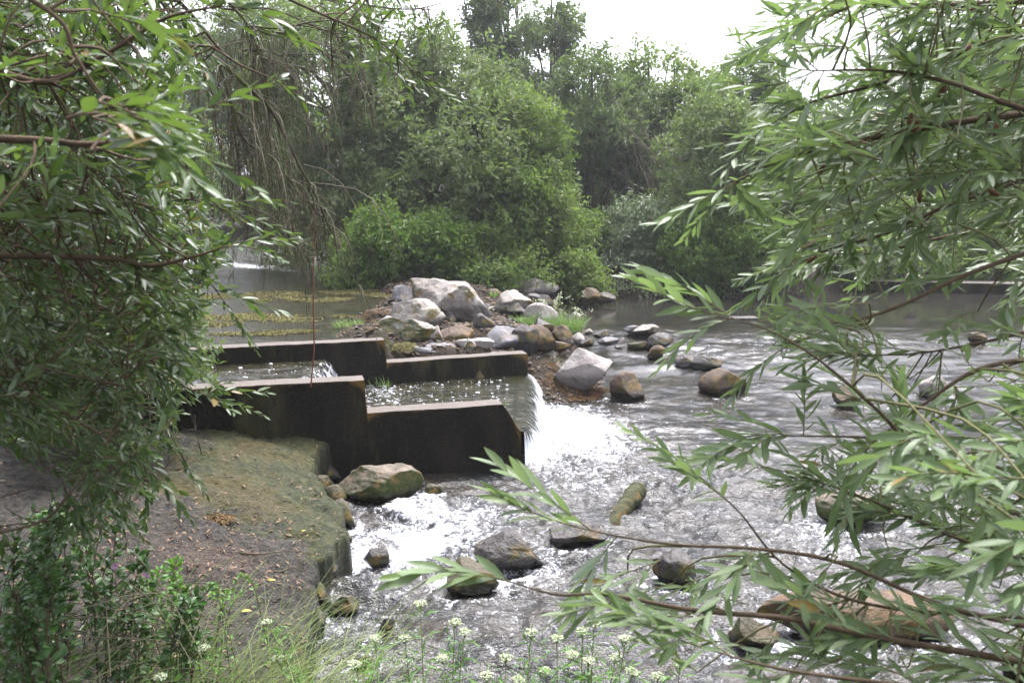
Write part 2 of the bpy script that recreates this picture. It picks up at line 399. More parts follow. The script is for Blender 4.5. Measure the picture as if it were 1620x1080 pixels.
# ------------------------------------------------------------------ ground
FOREST = [(-3.7, 17.6), (-1.7, 16.6), (1.2, 18), (6, 18.2), (8, 19.6), (14, 20.2), (40, 20), (900, 60), (900, 900), (-900, 900), (-900, 40), (-8, 31), (-5.5, 29), (-4.4, 21)]
LEFT = [(-5.0, 3), (-4.9, 9.5), (-7.5, 12), (-9.5, 18), (-10, 32), (-900, 60), (-900, -900), (-5, -900)]
RIGHT = [(14, 2), (15, 12), (17, 22), (900, 30), (900, -900), (13, -900)]
EDGE_PX = [(529, 699), (499, 742), (507, 772), (548, 812), (543, 848), (511, 880), (503, 930), (484, 985), (462, 1040), (455, 1090)]
EDGE = [PZ(a, b, .25)[:2] for a, b in EDGE_PX]
NEARB = [(-.45, 2.7), (.6, 2.35), (2.0, 2.2), (5, 2.4), (14, 2.6)]
BLOBS = [(-1.66, 10.2, .08, .88, 2.2), (-1.68, 10.5, .1, .88, 1.8), (-1.95, 10.8, .2, .84, .8), (-1.78, 11.0, .3, .85, 1.), (-1.6, 12.2, .5, .88, .8), (-1.5, 13.5, .5, .87, .8), (-1.5, 14.5, .4, .87, .8), (-1.4, 15.6, .9, .9, .8), (-.6, 12.0, .6, .74, .5), (.25, 12.3, .45, .6, .9),
         (-.4, 14.1, 1.0, .72, .6), (-.8, 10.9, .45, .66, 1.), (-.3, 11.0, .3, .54, 1.), (.65, 13.0, .3, .5, .9), (.6, 10.85, .34, .06, .9), (.25, 10.8, .2, .12, .9), (.1, 11.3, .2, .34, .9)]
def ground_z(x, y):
    z = np.full(x.shape, -.35)
    for cx_, cy_, r, h, s in BLOBS:
        z = np.maximum(z, h - s * np.maximum(0, np.hypot(x - cx_, y - cy_) - r))
    in_ch = (y < backY(x) + .12) & (x < .25)
    z = np.where(in_ch, -.35, z)
    nz_ = fbm(xyz(x, y) * .8, 3, 4)
    f = -poly_sdf(x, y, FOREST) + nz_ * .35
    z = np.maximum(z, np.where(f > -1.2, .62 + .5 * sstep(-1, 1.2, f) * 1. + .03 * np.clip(f, 0, 100) - .95 * sstep(.3, -1.0, f), -.35))
    f = -poly_sdf(x, y, LEFT) + nz_ * .3
    z = np.maximum(z, np.where(f > -1.0, 1.0 * sstep(-1, .8, f) - .1 + .02 * np.clip(f, 0, 50), -.35))
    f = -poly_sdf(x, y, RIGHT) + nz_ * .3
    z = np.maximum(z, np.where(f > -1.0, 1.0 * sstep(-1, .8, f) - .1, -.35))
    z = np.maximum(z, np.where(y < 1.9, sstep(2.2, 1.0, y) * 1.2 - .35, -.35))
    return z + .05 * fbm(xyz(x, y) * 3.1, 9, 4)
def axis(segs):
    out = []
    for a, b, st in segs: out.append(np.arange(a, b, st))
    return np.concatenate(out + [[segs[-1][1]]])
gx = axis([(-900, -60, 60), (-60, -12, 3), (-12, -3, .25), (-3, 3, .06), (3, 12, .25), (12, 60, 3), (60, 900, 60)])
gy = axis([(-900, -20, 60), (-20, 0, 3), (0, 9.5, .25), (9.5, 16.5, .06), (16.5, 24, .25), (24, 60, 3), (60, 900, 60)])
X, Y = np.meshgrid(gx, gy, indexing='ij')
Z = ground_z(X, Y); Z -= .4 * ((X < -.6) & (X > -6) & (Y < 8))
g = put('ground', mesh_np('ground', np.stack([X, Y, Z], -1).reshape(-1, 3), grid_faces(len(gx), len(gy))), M['ground']); tag(g, kind='structure')

# the mossy platform and near bank
def bank_z(x, y):
    poly = [tuple(p) for p in EDGE] + NEARB + [(14, -6), (-12, -6), (-12, 9), (-4.5, 9), (-1.55, 7.9)]
    wob = .10 * fbm(xyz(x, y) * 2.2, 5, 3) + .07 * fbm(xyz(x, y) * 8, 6, 3)
    d = -poly_sdf(x, y, poly) + wob
    top = .25 + .19 * np.clip(-x - 1.2, 0, 3) + .03 * (y - 5.5) * (y > 5.5)
    top = top + .45 * sstep(3.9, 1.6, y) + .25 * sstep(1.6, -1, y)
    lump = fbm(xyz(x, y) * 1.7, 21, 4) * .028 + fbm(xyz(x, y) * 9, 22, 4, ridged=True) * .026 + fbm(xyz(x, y) * 34, 23, 3) * .013
    strata = .02 * np.sin(14 * (x * .35 + y) + 5 * fbm(xyz(x, y) * 1.1, 8, 3))
    z = top + lump + strata * .7 - .02 * sstep(.15, 0, d)
    z = np.where(d > 0, z, top - .06 + lump - .9 * sstep(0, -.05, d) * (1 + .3 * fbm(xyz(x, y) * 8, 4, 3)))
    return np.maximum(z, -.4), d
bx = axis([(-12, -5.2, .3), (-5.2, -3.2, .035), (-3.2, -.6, .017), (-.6, 3, .06), (3, 14, .3)])
by = axis([(-6, 1.6, .25), (1.6, 3.3, .06), (3.3, 7.95, .017)])
X, Y = np.meshgrid(bx, by, indexing='ij')
Z, D = bank_z(X, Y)
keep = Y < nearY(X) + .12
Z = np.where(keep, Z, -.4)
moss = .85 * sstep(4.6, 6.4, Y) * sstep(-4.2, -2.2, X) * (1 - .4 * sstep(-1.9, -3, X)) + .35 * sstep(.22, .0, D) + .1 + .35 * sstep(-1.9, -1.5, X) * sstep(5, 6, Y)
litter = .55 * np.exp(-(((X + 1.75) / .55) ** 2 + ((Y - 4.9) / .5) ** 2)) + .28 * sstep(-1.6, -2.6, X) + .1
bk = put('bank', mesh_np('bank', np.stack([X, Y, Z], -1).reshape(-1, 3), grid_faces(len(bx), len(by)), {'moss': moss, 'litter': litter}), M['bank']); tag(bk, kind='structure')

# ------------------------------------------------------------------ rocks (built first as a list so that the water can foam round them)
ROCKS = []
def ico(sub):
    import bmesh
    bm = bmesh.new(); bmesh.ops.create_icosphere(bm, subdivisions=sub, radius=1)
    V = np.array([v.co[:] for v in bm.verts]); F = np.array([[v.index for v in f.verts] for f in bm.faces]); bm.free(); return V, F
ICO4 = ico(4); ICO5 = ico(5); ICO3 = ico(3)
def rock(name, px0, px1, yt, yb, zb, mat, label, sink=.3, depth=.8, seed=0, planes=15, tilt=0., yaw=None, ang=.75, cat='rock', group='rocks of the weir and river', wl=None, pts=None, rough=1., taper=.16):
    pc = PZ((px0 + px1) / 2, yb, zb); hw = (px1 - px0) / 2 / FPX * (pc[1] + .1)
    yc = pc[1] + hw * depth * .6
    top = PY((px0 + px1) / 2, yt, yc)[2]; hw = (px1 - px0) / 2 / FPX * yc * 1.03
    hgt = max(.03, top - zb)
    V, F = (ICO5 if (px1 - px0) > 90 else ICO4 if (px1 - px0) > 25 else ICO3)
    V = V.copy(); r = np.random.default_rng(seed * 7 + 3)
    # planar cuts
    for k in range(planes):
        n = r.normal(size=3); n[2] = n[2] * .8 + (.3 if k % 3 == 0 else 0); n /= np.linalg.norm(n); off = ang * .70 + r.random() * (1 - ang) * .9
        d = V @ n; V = V - np.outer(np.maximum(0, d - off), n) * .97
    V = V / np.abs(V).max(0)
    if tilt: V[:, 2] += tilt * V[:, 0]; V[:, 2] /= np.abs(V[:, 2]).max()
    V[:, :2] *= (1 - taper * V[:, 2:3]); V[:, 0] /= np.abs(V[:, 0]).max()
    sc = np.array([hw, hw * depth, hgt / 2 * (1 + sink)])
    P = V * sc
    s = max(.05, hw)
    nr = V / (np.linalg.norm(V, axis=1)[:, None] + 1e-6)
    P = P + nr * (fbm(P / s * 1.5 + seed * 3.1, seed, 4) * .10 + fbm(P / s * 5 * np.array([1, 1, 2.2]) + seed, seed + 5, 4, .55, True) * .04)[:, None] * np.minimum(s, hgt * 1.1) * rough
    if yaw is not None:
        c_, s_ = cos(yaw), sin(yaw); P = np.stack([P[:, 0] * c_ - P[:, 1] * s_, P[:, 0] * s_ + P[:, 1] * c_, P[:, 2]], -1)
    cz = top - P[:, 2].max()
    loc = (PY((px0 + px1) / 2, (yt + yb) / 2, yc)[0], yc, cz)
    wlv = zb if wl is None else wl
    wet = np.clip((P[:, 2] + cz - wlv) / max(.06, hgt * .5), 0, 1.5)
    me = mesh_np(name, P, F, {'wet': wet}); o = put(name, me, M[mat]); o.location = loc
    tag(o, label, cat, group); ROCKS.append((loc[0], loc[1], hw, hw * depth, zb, hgt))
    return o
# mound
rock('boulder', 648, 780, 440, 505, .76, 'r_pale', 'largest grey-white boulder, long and ridged, crowning the stone island', .35, .7, 5, 12, -.38, ang=.7, cat='boulder')
rock('boulder', 605, 698, 470, 521, .72, 'r_pale', 'rounded pale boulder leaning in front of the largest ridged boulder', .4, .8, 14, 7, .0, ang=.95, cat='boulder')
rock('boulder', 585, 702, 500, 550, .6, 'r_moss', 'broad flat-topped boulder with moss hanging down its right flank', .4, .7, 21, 9, -.1, cat='boulder')
rock('boulder', 773, 846, 459, 497, .68, 'r_pale', 'pinkish pale boulder between the largest boulder and the white flowers', .4, .8, 31, 10, .1, cat='boulder')
rock('rock', 826, 884, 478, 512, .6, 'r_white', 'whitish rock half hidden by the grass tuft on the island', .4, .8, 33, 9)
rock('rock', 740, 786, 494, 523, .7, 'r_dark', 'dark wedge-shaped rock below the long ridged boulder', .3, .9, 41, 10, -.2, ang=.6)
rock('rock', 699, 725, 495, 513, .72, 'r_dark', 'small dark rock wedged between two pale boulders', .3, .8, 42)
rock('rock', 690, 757, 515, 546, .6, 'r_brown', 'reddish brown rock right of the moss-flanked boulder', .3, .8, 44, 11, -.15)
rock('rock', 705, 742, 525, 549, .58, 'r_brown', 'little rust-red triangular rock just above the rear wall', .3, .8, 45, 8, ang=.55)
rock('rock', 755, 824, 516, 548, .56, 'r_blue', 'smooth blue-grey slab sloping down beside the orange mossy rock', .4, .8, 46, 7, .1)
rock('rock', 818, 888, 513, 553, .48, 'r_brown', 'orange mossy rock with a grey cap at the island\'s right end', .4, .8, 47, 10)
rock('rock', 866, 910, 513, 543, .46, 'r_brown', 'rust-coloured lumpy rock under the white flowers', .35, .8, 48, 12)
rock('rock', 720, 784, 536, 558, .57, 'r_white', 'pointed pale rock peeking over the rear wall', .3, .6, 49, 8, ang=.55)
rock('rock', 652, 727, 543, 560, .57, 'r_blue', 'low dark-grey slab lying along the rear wall', .3, .6, 50, 9)
rock('rock', 810, 888, 544, 594, .12, 'r_blue', 'square grey block with flat pale top behind the end of the rear wall', .2, .7, 51, 8, ang=.62, rough=.7)
rock('rock', 862, 907, 539, 557, .4, 'r_brown', 'thin brown slab behind the big white boulder', .3, .6, 52)
rock('rock', 904, 927, 526, 541, .42, 'r_white', 'small white stone at the foot of the grass tuft', .3, .8, 53)
rock('rock', 938, 968, 521, 534, .4, 'r_dark', 'small dark round stone at the edge of the quiet pool', .3, .8, 54)
rock('rock', 918, 945, 534, 548, .38, 'r_dark', 'black wet stone above the big white boulder', .3, .8, 55)
rock('rock', 944, 978, 533, 547, .36, 'r_blue', 'flat lilac-grey stone right of the island at the riffle', .3, .7, 56)
rock('boulder', 867, 968, 548, 615, .1, 'r_white', 'big white angular boulder beside the waterfall', .25, .75, 6, 12, .0, ang=.66, cat='boulder', rough=.6, taper=.36)
rock('rock', 962, 1020, 587, 632, .02, 'r_brown', 'brown cone-shaped rock touching the big white boulder', .2, .9, 58, 10, -.1, ang=.55)
rock('rock', 833, 846, 577, 593, .2, 'r_blue', 'tiny grey pebble by the end of the rear wall', .2, .8, 59)
rock('rock', 800, 884, 440, 470, .62, 'r_dark', 'dark brown rock in the shade behind the island', .3, .7, 60, 9)
rock('rock', 762, 800, 456, 474, .68, 'r_brown', 'brown rock behind the right shoulder of the largest boulder', .3, .7, 61, 9)
rock('rock', 918, 952, 455, 478, .5, 'r_brown', 'reddish rock behind the white flowers by the still pool', .3, .8, 62)
rock('rock', 925, 975, 462, 480, .42, 'r_dark', 'flat dark slab lying in the still pool behind the flowers', .2, .5, 63)
rock('rock', 818, 832, 464, 480, .65, 'r_pale', 'small pale stone next to the flowers', .3, .8, 64)
rock('rock', 645, 665, 455, 472, .8, 'r_brown', 'little brown stone at the far left foot of the largest boulder', .3, .8, 65)
k = 70
for (a, b_, c, d, z, m_, l) in [
    (730, 748, 512, 522, .66, 'r_pale', 'pale pebble under the dark wedge-shaped rock'), (786, 806, 500, 512, .62, 'r_brown', 'brown cobble left of the grass tuft'),
    (716, 738, 500, 514, .68, 'r_pale', 'greyish cobble between the dark rocks of the island'), (790, 802, 494, 502, .64, 'r_white', 'white pebble in front of the pinkish pale boulder'),
    (845, 868, 505, 520, .52, 'r_pale', 'pale cobble at the root of the grass tuft'), (755, 775, 508, 518, .64, 'r_green', 'mossy cobble in the middle of the island'),
    (850, 880, 552, 566, .25, 'r_dark', 'dark cobble under the thin brown slab'), (888, 905, 552, 562, .3, 'r_blue', 'grey cobble touching the white boulder\'s top'),
    (925, 938, 520, 530, .42, 'r_pale', 'pale pebble beside the small white stone'), (970, 985, 545, 553, .34, 'r_dark', 'dark pebble at the head of the riffle'),
    (600, 622, 520, 533, .72, 'r_dark', 'dark cobble on the pebble beach by the wall\'s corner'), (742, 760, 524, 534, .6, 'r_dark', 'dark cobble between the rust-red and blue-grey rocks')]:
    rock('cobble', a, b_, c, d, z, m_, l, .3, .8, k, group='cobbles among the boulders'); k += 1
# gravel between the stones
V0, F0 = ico(1); rg = np.random.default_rng(99); n = 9000; x = rg.uniform(-2.3, 1.6, n); y = rg.uniform(10.1, 16.5, n); zg = ground_z(x, y); w_ = (zg > -.02) & ((y > 10.45) | (x > .3)); x, y, zg = x[w_], y[w_], zg[w_]; n = len(x)
sz = .008 + .03 * rg.random(n) ** 2.5; sc_ = sz[:, None] * (.6 + .7 * rg.random((n, 3))) * [1.3, 1.2, .8]; J = 1 + .25 * rg.normal(size=(n, len(V0)))
V = V0[None] * sc_[:, None] * J[..., None] + np.stack([x, y, zg + sz * .2], -1)[:, None]
o = put('gravel', mesh_np('gravel', V.reshape(-1, 3), (F0[None] + (np.arange(n) * len(V0))[:, None, None]).reshape(-1, 3), {'wet': np.repeat(rg.uniform(.3, 1.4, n), len(V0))}, smooth=False), M['r_brown']); tag(o, 'loose gravel filling the gaps between the boulders', 'gravel', kind='stuff')
rc = np.random.default_rng(4321); nc = 0
while nc < 50:
    x, y = rc.uniform(-1.9, 1.3), rc.uniform(10.2, 14.6); zz = float(ground_z(np.array([x]), np.array([y]))[0])
    if zz < .03 or (x > .05 and y < 11.1) or (zz < .3 and (y > 12 or y < 10.35)) or (x < -1.2 and rc.random() < .6): continue
    px = 810 + x / y * FPX * 1.0; ww = (7 + 24 * rc.random() ** 2) * 11 / y; d_ = (zz - H) / y; py = 540 - FPX * math.tan(PITCH + math.atan(d_))
    rock('cobble', px - ww, px + ww, py - ww * (.7 + .5 * rc.random()), py + ww * .3, zz - .02, ['r_brown', 'r_dark', 'r_pale', 'r_moss', 'r_green', 'r_blue', 'r_dark'][rc.integers(7)], 'one of the many small stones strewn between the boulders of the island', .5, .9, 200 + nc, ang=.5, group='small stones strewn over the island'); nc += 1
# stream
L_IN = 'rocks standing in the river'
def srock(*a, **k): k.setdefault('group', L_IN); return rock('rock', *a, **k)
srock(985, 1017, 514, 529, .36, 'r_blue', 'purple-grey stone at the upstream edge of the riffle', .3, .7, 90)
srock(1000, 1054, 513, 533, .34, 'r_pale', 'pale pinkish slab breaking the surface at the riffle', .3, .6, 91, tilt=.25, ang=.6)
srock(1020, 1066, 526, 551, .28, 'r_dark', 'dark tilted slab just below the pale pinkish slab', .3, .6, 92, tilt=.4)
srock(988, 1036, 540, 553, .25, 'r_green', 'yellow-green algae-covered stone in the riffle', .3, .7, 93)
srock(1022, 1054, 545, 564, .22, 'r_brown', 'brownish algae-rimmed stone beside the yellow-green one', .3, .7, 94)
srock(1066, 1104, 560, 577, .18, 'r_dark', 'black stone at the near end of the dark swell', .3, .6, 95)
srock(1092, 1147, 562, 582, .16, 'r_dark', 'low black rock ridge in mid-river', .3, .6, 96)
srock(1108, 1182, 582, 621, .06, 'r_brown', 'brown boulder ringed with yellow algae in mid-river', .3, .8, 97, 8)
srock(1320, 1366, 610, 643, .03, 'r_brown', 'pinkish brown rock behind the willow leaves in mid-river', .3, .8, 98)
srock(1452, 1502, 594, 630, .05, 'r_pale', 'pale brown rock seen through the willow twigs on the river', .3, .8, 99)
srock(1535, 1562, 524, 541, .36, 'r_brown', 'small brown rock far out on the quiet side of the river', .3, .8, 100)
srock(1238, 1275, 524, 540, .34, 'r_pale', 'small pale rock in the riffle before the far bank', .3, .8, 101)
srock(1284, 1420, 776, 832, 0, 'r_pink', 'angular slab with flat pale top in the rapids behind willow leaves', .2, .55, 102, 9, ang=.6)
srock(1180, 1512, 938, 1018, 0, 'r_brown', 'largest reddish brown rock, long and low in the near rapids', .3, .35, 103, 8)
srock(1138, 1232, 972, 1026, 0, 'r_green', 'mossy rock at the near left corner of the long reddish one', .3, .8, 104, 8)
srock(748, 866, 840, 902, 0, 'r_dark', 'dark upright rock in the rapids left of the mossy log', .2, .7, 105, 10, .0, ang=.6)
srock(690, 790, 884, 940, 0, 'r_green', 'orange-topped flat rock in front of the dark upright rock', .2, .7, 106, 8)
srock(574, 617, 866, 902, 0, 'r_dark', 'black wet rock in the white water near the bank', .2, .8, 107, 8)
srock(526, 672, 734, 796, 0, 'r_pink', 'large mossy boulder with pinkish crown at the foot of the front wall', .25, .6, 108, 8, -.12, cat='boulder')
srock(504, 548, 765, 800, .02, 'r_green', 'round moss-covered rock tucked under the bank edge', .3, .8, 109, 6)
srock(512, 563, 788, 840, 0, 'r_green', 'long moss-covered rock sloping from the bank into the rapids', .3, .9, 110, 7, -.4)
srock(516, 572, 940, 974, 0, 'r_green', 'low mossy rock in the water below the near bank', .2, .8, 111)
srock(600, 627, 974, 1002, 0, 'r_dark', 'small black pointed stone in the near water', .2, .8, 112, ang=.55)
srock(858, 960, 826, 862, 0, 'r_dark', 'flat dark brown rock at the lower end of the mossy log', .2, .7, 113)
srock(1032, 1104, 872, 932, 0, 'r_dark', 'dark rock with reddish top behind the long willow shoot', .2, .8, 114)
srock(1584, 1660, 996, 1080, .02, 'r_pink', 'pinkish rock cut by the picture\'s right edge', .2, .8, 115)
srock(640, 690, 800, 812, -.02, 'r_green', 'small green stone awash in front of the mossy boulder', .3, .8, 116)
srock(670, 700, 766, 790, -.01, 'r_green', 'mossy stone spilling from the large mossy boulder', .3, .8, 117)
srock(1430, 1462, 430, 452, .7, 'r_pale', 'pinkish rock on the far bank ledge', .3, .8, 118)
srock(1150, 1200, 500, 506, .36, 'r_dark', 'nearly drowned dark stone in the quiet water before the far bank', .3, .6, 119)
for i, (a, b_, d_, w_) in enumerate([(505, 752, 775, 26), (528, 800, 822, 30), (536, 845, 866, 24), (515, 880, 904, 32), (498, 915, 944, 30), (488, 958, 986, 34), (470, 1005, 1035, 30), (520, 735, 752, 22)]):
    rock('cobble', a - w_, a + w_, b_, d_ + 8, .06, ['r_green', 'r_dark'][i % 2], 'mossy block broken off the crumbling bank edge', .5, .9, 500 + i, group='mossy blocks along the broken bank edge', ang=.55)
srock(560, 590, 1035, 1062, 0, 'r_dark', 'dark stone in the near water among the flower stems', .2, .8, 120)

# ------------------------------------------------------------------ water
def level(x, y):
    n = .35 * fbm(xyz(x, y) * .5, 31, 2)
    return .37 * sstep(10.2, 14.2, y + n + np.clip((x - 1) * .12, 0, .8)) * sstep(.0, .6, x + (y - 10) * .5)
def foam_at(x, y):
    f = np.zeros_like(x)
    f += 1.05 * np.exp(-(((x - .6 - .12 * (9.3 - y)) / .43) ** 2 + ((y - 9.2) / .95) ** 2) ** 1.1)
    f += .5 * np.exp(-(((x - 1.0) / .9) ** 2 + ((y - 8.9) / 1.3) ** 2))
    f += 1.0 * np.exp(-(((x - .22) / .22) ** 2 + ((y - 8.05) / .28) ** 2))
    for (px, py, sx, sy, a) in [(560, 885, .2, .25, .72), (590, 850, .35, .2, .5), (645, 880, .14, .3, .8), (690, 850, .35, .35, .45), (640, 810, .35, .25, .35), (760, 820, .4, .3, .3), (625, 815, .1, .08, .6), (780, 880, .3, .3, .25), (900, 760, .8, .5, .25), (1320, 850, .3, .3, .45)]:
        p = PZ(px, py, 0); f += a * np.exp(-(((x - p[0]) / sx) ** 2 + ((y - p[1]) / sy) ** 2))
    f += (.26 + .22 * fbm(np.stack([x * .9 + y * .7, y * 2.4, x * 0], -1), 44, 3)) * sstep(8.8, 6., y) * sstep(-1.4, -.8, x)
    f += .25 * np.exp(-((y - 12.6) / .9) ** 2) * sstep(1.2, 2.5, x) + .16 * np.exp(-((y - 10.4) / 1.0) ** 2) * sstep(1.2, 2.5, x)
    for (rx, ry, a, b_, zb, h) in ROCKS:
        if zb < .5 and ry < 15 and ry > 3.5:
            d = np.sqrt(((x - rx) / (a + .04)) ** 2 + ((y - ry + b_ * .2) / (b_ + .04)) ** 2)
            f += .32 * np.exp(-((d - 1.05) / .22) ** 2) * (y < 10.5)
    # calm dark water under the wall
    calm = np.exp(-(((x + .75) / .75) ** 2 + ((y - 7.75) / .32) ** 2))
    f *= 1 - .9 * np.clip(calm, 0, 1)
    return np.clip(f, 0, 1.6), calm
wx = axis([(-20, -3, 1.5), (-3, -1.6, .06), (-1.6, 4.4, .022), (4.4, 9, .08), (9, 24, .5)])
wy = axis([(-4, 3.4, .3), (3.4, 9.6, .022), (9.6, 15, .04), (15, 24, .25)])
X, Y = np.meshgrid(wx, wy, indexing='ij')
f, calm = foam_at(X, Y)
tur = np.clip(.35 + .65 * sstep(9.5, 7, Y) + .6 * np.minimum(f, 1), 0, 1.4) * (1 - .85 * np.clip(calm, 0, 1)) * (1 - .93 * sstep(13.2, 15, Y)) * (1 - .6 * np.exp(-(((X - 2.2) / 1.3) ** 2 + ((Y - 11.3) / .7) ** 2)))
wv = fbm(np.stack([X * 1.6 + .8 * fbm(xyz(X, Y) * 1.3, 41, 2), Y * 2.6, X * 0], -1) * 1.3, 33, 3, .55)
wr = fbm(np.stack([X * 4.5 + Y * 1.3, Y * 7.5 - X, X * 0], -1), 35, 4, .6, True)
wf = fbm(np.stack([X * 13, Y * 19, X * 0], -1), 37, 3, .6, True)
Z = level(X, Y) + tur * (.06 * wv + .03 * wr + .008 * wf) + .05 * np.clip(f - .5, 0, 1) * (.5 + fbm(xyz(X, Y) * 7, 38, 3))
# smooth dark swell in mid river
pz = PZ(1040, 580, .14); Z += .035 * np.exp(-(((X - pz[0]) / .5) ** 2 + ((Y - pz[1]) / .22) ** 2))
rv = put('river', mesh_np('river', np.stack([X, Y, Z], -1).reshape(-1, 3), grid_faces(len(wx), len(wy)), {'foam': f, 'tur': np.clip(tur, .035, 1) * .8}), M['river']); tag(rv, kind='structure')

# upper pool behind the rear wall
pxs = axis([(-11, -5, .25), (-5, -1.6, .05)]); t = np.linspace(0, 1, 260) ** 1.3
Vp = []
for x in pxs:
    y0 = backY(x) + .1; Vp.append(np.stack([np.full(260, x), y0 + (31.5 - y0) * t, np.full(260, POOLZ)], -1))
Vp = np.array(Vp); Xp, Yp = Vp[..., 0], Vp[..., 1]
Vp[..., 2] += .008 * fbm(np.stack([Xp * 3, Yp * 6, Xp * 0], -1), 51, 3)
fo = .33 * sstep(16, 24, Yp) + .6 * np.exp(-((Yp - 19.5 + .8 * (Xp + 5)) / .5) ** 2) * sstep(-4.0, -5, Xp)
pl = put('pool', mesh_np('pool', Vp.reshape(-1, 3), grid_faces(len(pxs), 260), {'foam': fo, 'tur': np.full(Xp.shape, 1.3)}), M['pool']); tag(pl, kind='structure')

# water between the walls: upper reach, small drop, lower reach
xs_drop = PY(492, 585, 8.9)[0]
us = np.linspace(-4.9, .14, 260); vs = np.linspace(0, 1, 70)
U, Vv = np.meshgrid(us, vs, indexing='ij')
ya = nearY(U) + .1; yb_ = backY(U) + .1; Yc = ya + (yb_ - ya) * Vv
Zc = CHZ2 + (CHZ - CHZ2) * sstep(xs_drop, xs_drop + .25, U) + .01 * fbm(np.stack([U * 6, Yc * 8, U * 0], -1), 61, 3) * sstep(-1.0, -2, U) + .005 * fbm(np.stack([U * 8, Yc * 8, U * 0], -1), 62, 3)
fc = .45 * np.exp(-((U - xs_drop - .2) / .2) ** 2) + .3 * sstep(-.6, -1.6, U) * sstep(xs_drop - .2, xs_drop + .3, U) + .14 + .12 * sstep(-2.6, -3.5, U)
ch = put('channel_water', mesh_np('channel_water', np.stack([U, Yc, Zc], -1).reshape(-1, 3), grid_faces(260, 70), {'foam': fc, 'tur': np.full(U.shape, .8)}), M['pool']); tag(ch, kind='structure')

# the fall over the lip
nu, nv = 160, 70
u = np.linspace(0, 1, nu); v = np.linspace(0, 1, nv)
U, Vv = np.meshgrid(u, v, indexing='ij')
lipA = np.array([b_end[0] + .0, b_end[1] + .12]); lipB = np.array([n_end[0] + .19, n_end[1] + .03])
px_ = lipA[0] + (lipB[0] - lipA[0]) * U; py_ = lipA[1] + (lipB[1] - lipA[1]) * U
prof_x = np.where(Vv < .3, (Vv / .3) * .14 - .16 + .05 * U, -.02 + .25 * ((Vv - .3) / .7) ** .75)
prof_z = np.where(Vv < .3, CHZ + .002 - .02 * (Vv / .3) ** 2, CHZ - .02 - (CHZ + .03) * ((Vv - .3) / .7) ** 1.5)
wob = fbm(np.stack([U * 14, Vv * 1.2, U * 0], -1), 71, 3) * .06 * sstep(.25, .8, Vv)
wrap = 1 - .93 * sstep(.86, 1., U); Xf = px_ + np.where(prof_x > 0, prof_x * wrap, prof_x) + wob * wrap; Zf = prof_z + .3 * wob * (Vv < .9)
fa = -.5 + .8 * sstep(.1, .45, Vv) + .8 * sstep(.45, .85, Vv) + .5 * sstep(.1, .0, U) * sstep(.1, .4, Vv) + .25 * sstep(.75, 1, U) * sstep(.3, .6, Vv)
wfm = mesh_np('waterfall', np.stack([Xf, py_, Zf], -1).reshape(-1, 3), grid_faces(nu, nv), {'foam': fa, 'uu': U * 1.9, 'vv': Vv})
wfl = put('waterfall', wfm, M['fall']); tag(wfl, kind='structure')

# ------------------------------------------------------------------ weir walls
def weir_wall(name, a2, dirv, nrm, prof, thick, label):
    """prof: list of (s, ztop) along the wall; a closed side outline extruded by thick"""
    # outline sampled finely; end may be chamfered
    n_s = 160; s0, s1 = prof[0][0], prof[-1][0]
    s = np.sort(np.unique(np.concatenate([np.linspace(s0, s1, n_s), [p[0] for p in prof], [p[0] + .006 for p in prof], [p[0] - .006 for p in prof]]))); s = s[(s >= s0) & (s <= s1)]
    top = np.interp(s, [p[0] for p in prof], [p[1] for p in prof])
    zb = -.45; rows = [0, .3, .6, .8, .9, .95, .985, 1.0]
    tv = [(-0.0, r) for r in rows] + [(.012, 1.0), (thick * .25, 1.0), (thick * .5, 1.), (thick * .75, 1.), (thick - .012, 1.)] + [(thick, r) for r in rows[::-1]]
    V = []; E = []
    for i, (t_, r) in enumerate(tv):
        z = zb + (top - zb) * r
        if 0 < t_ < thick: z = top + .004
        base = np.array([a2[0], a2[1]])[None] + dirv[None] * s[:, None] + nrm[None] * t_
        P = np.concatenate([base, z[:, None]], 1)
        P = P + (np.array([0, 0, 1.]) * (fbm(np.stack([s * 3, s * 0 + t_ * 2, z * 0], -1), 81, 3) * .006 + fbm(np.stack([s * 16, s * 0 + t_ * 12, z * 0], -1), 82, 3) * .004)[:, None]) * (r > .9)
        P[:, :2] -= nrm[None] * (fbm(np.stack([s * 4, z * 5, z * 0 + t_], -1), 83, 4) * .010)[:, None] * (1 if t_ < thick / 2 else -1)
        V.append(P); E.append(np.clip(1 - (top - z) / .16, 0, 1) * (0.62 if not (0 < t_ < thick) else .3) + .5 * np.exp(-np.abs(s - STEP[0]) / .08) + .45 * np.exp(-np.abs(s1 - s) / .1))
    V = np.array(V); m, n = V.shape[:2]
    F = [grid_faces(m, n)[:, ::-1]]
    # end caps
    W_ = V.reshape(-1, 3); fr = [np.arange(m) * n, (np.arange(m) * n + n - 1)[::-1]]
    me = mesh_np(name, W_, F + [x[None, :] for x in fr], {'edge': np.array(E).ravel()})
    me.polygons.foreach_set('use_smooth', np.zeros(len(me.polygons), bool))
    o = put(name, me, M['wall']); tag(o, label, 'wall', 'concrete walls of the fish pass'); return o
a2 = n_far[:2] - nd * 1.9
def sN(p): return float((p[:2] - a2) @ nd)
STEP = [sN(n_step)]
pe = PY(822, 690, n_end[1] + .02)
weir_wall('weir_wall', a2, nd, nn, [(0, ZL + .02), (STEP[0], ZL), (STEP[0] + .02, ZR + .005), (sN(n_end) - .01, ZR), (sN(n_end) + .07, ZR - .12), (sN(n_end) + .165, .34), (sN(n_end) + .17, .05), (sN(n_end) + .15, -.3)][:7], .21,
          'near stepped concrete wall with chamfered mossy end beside the waterfall')
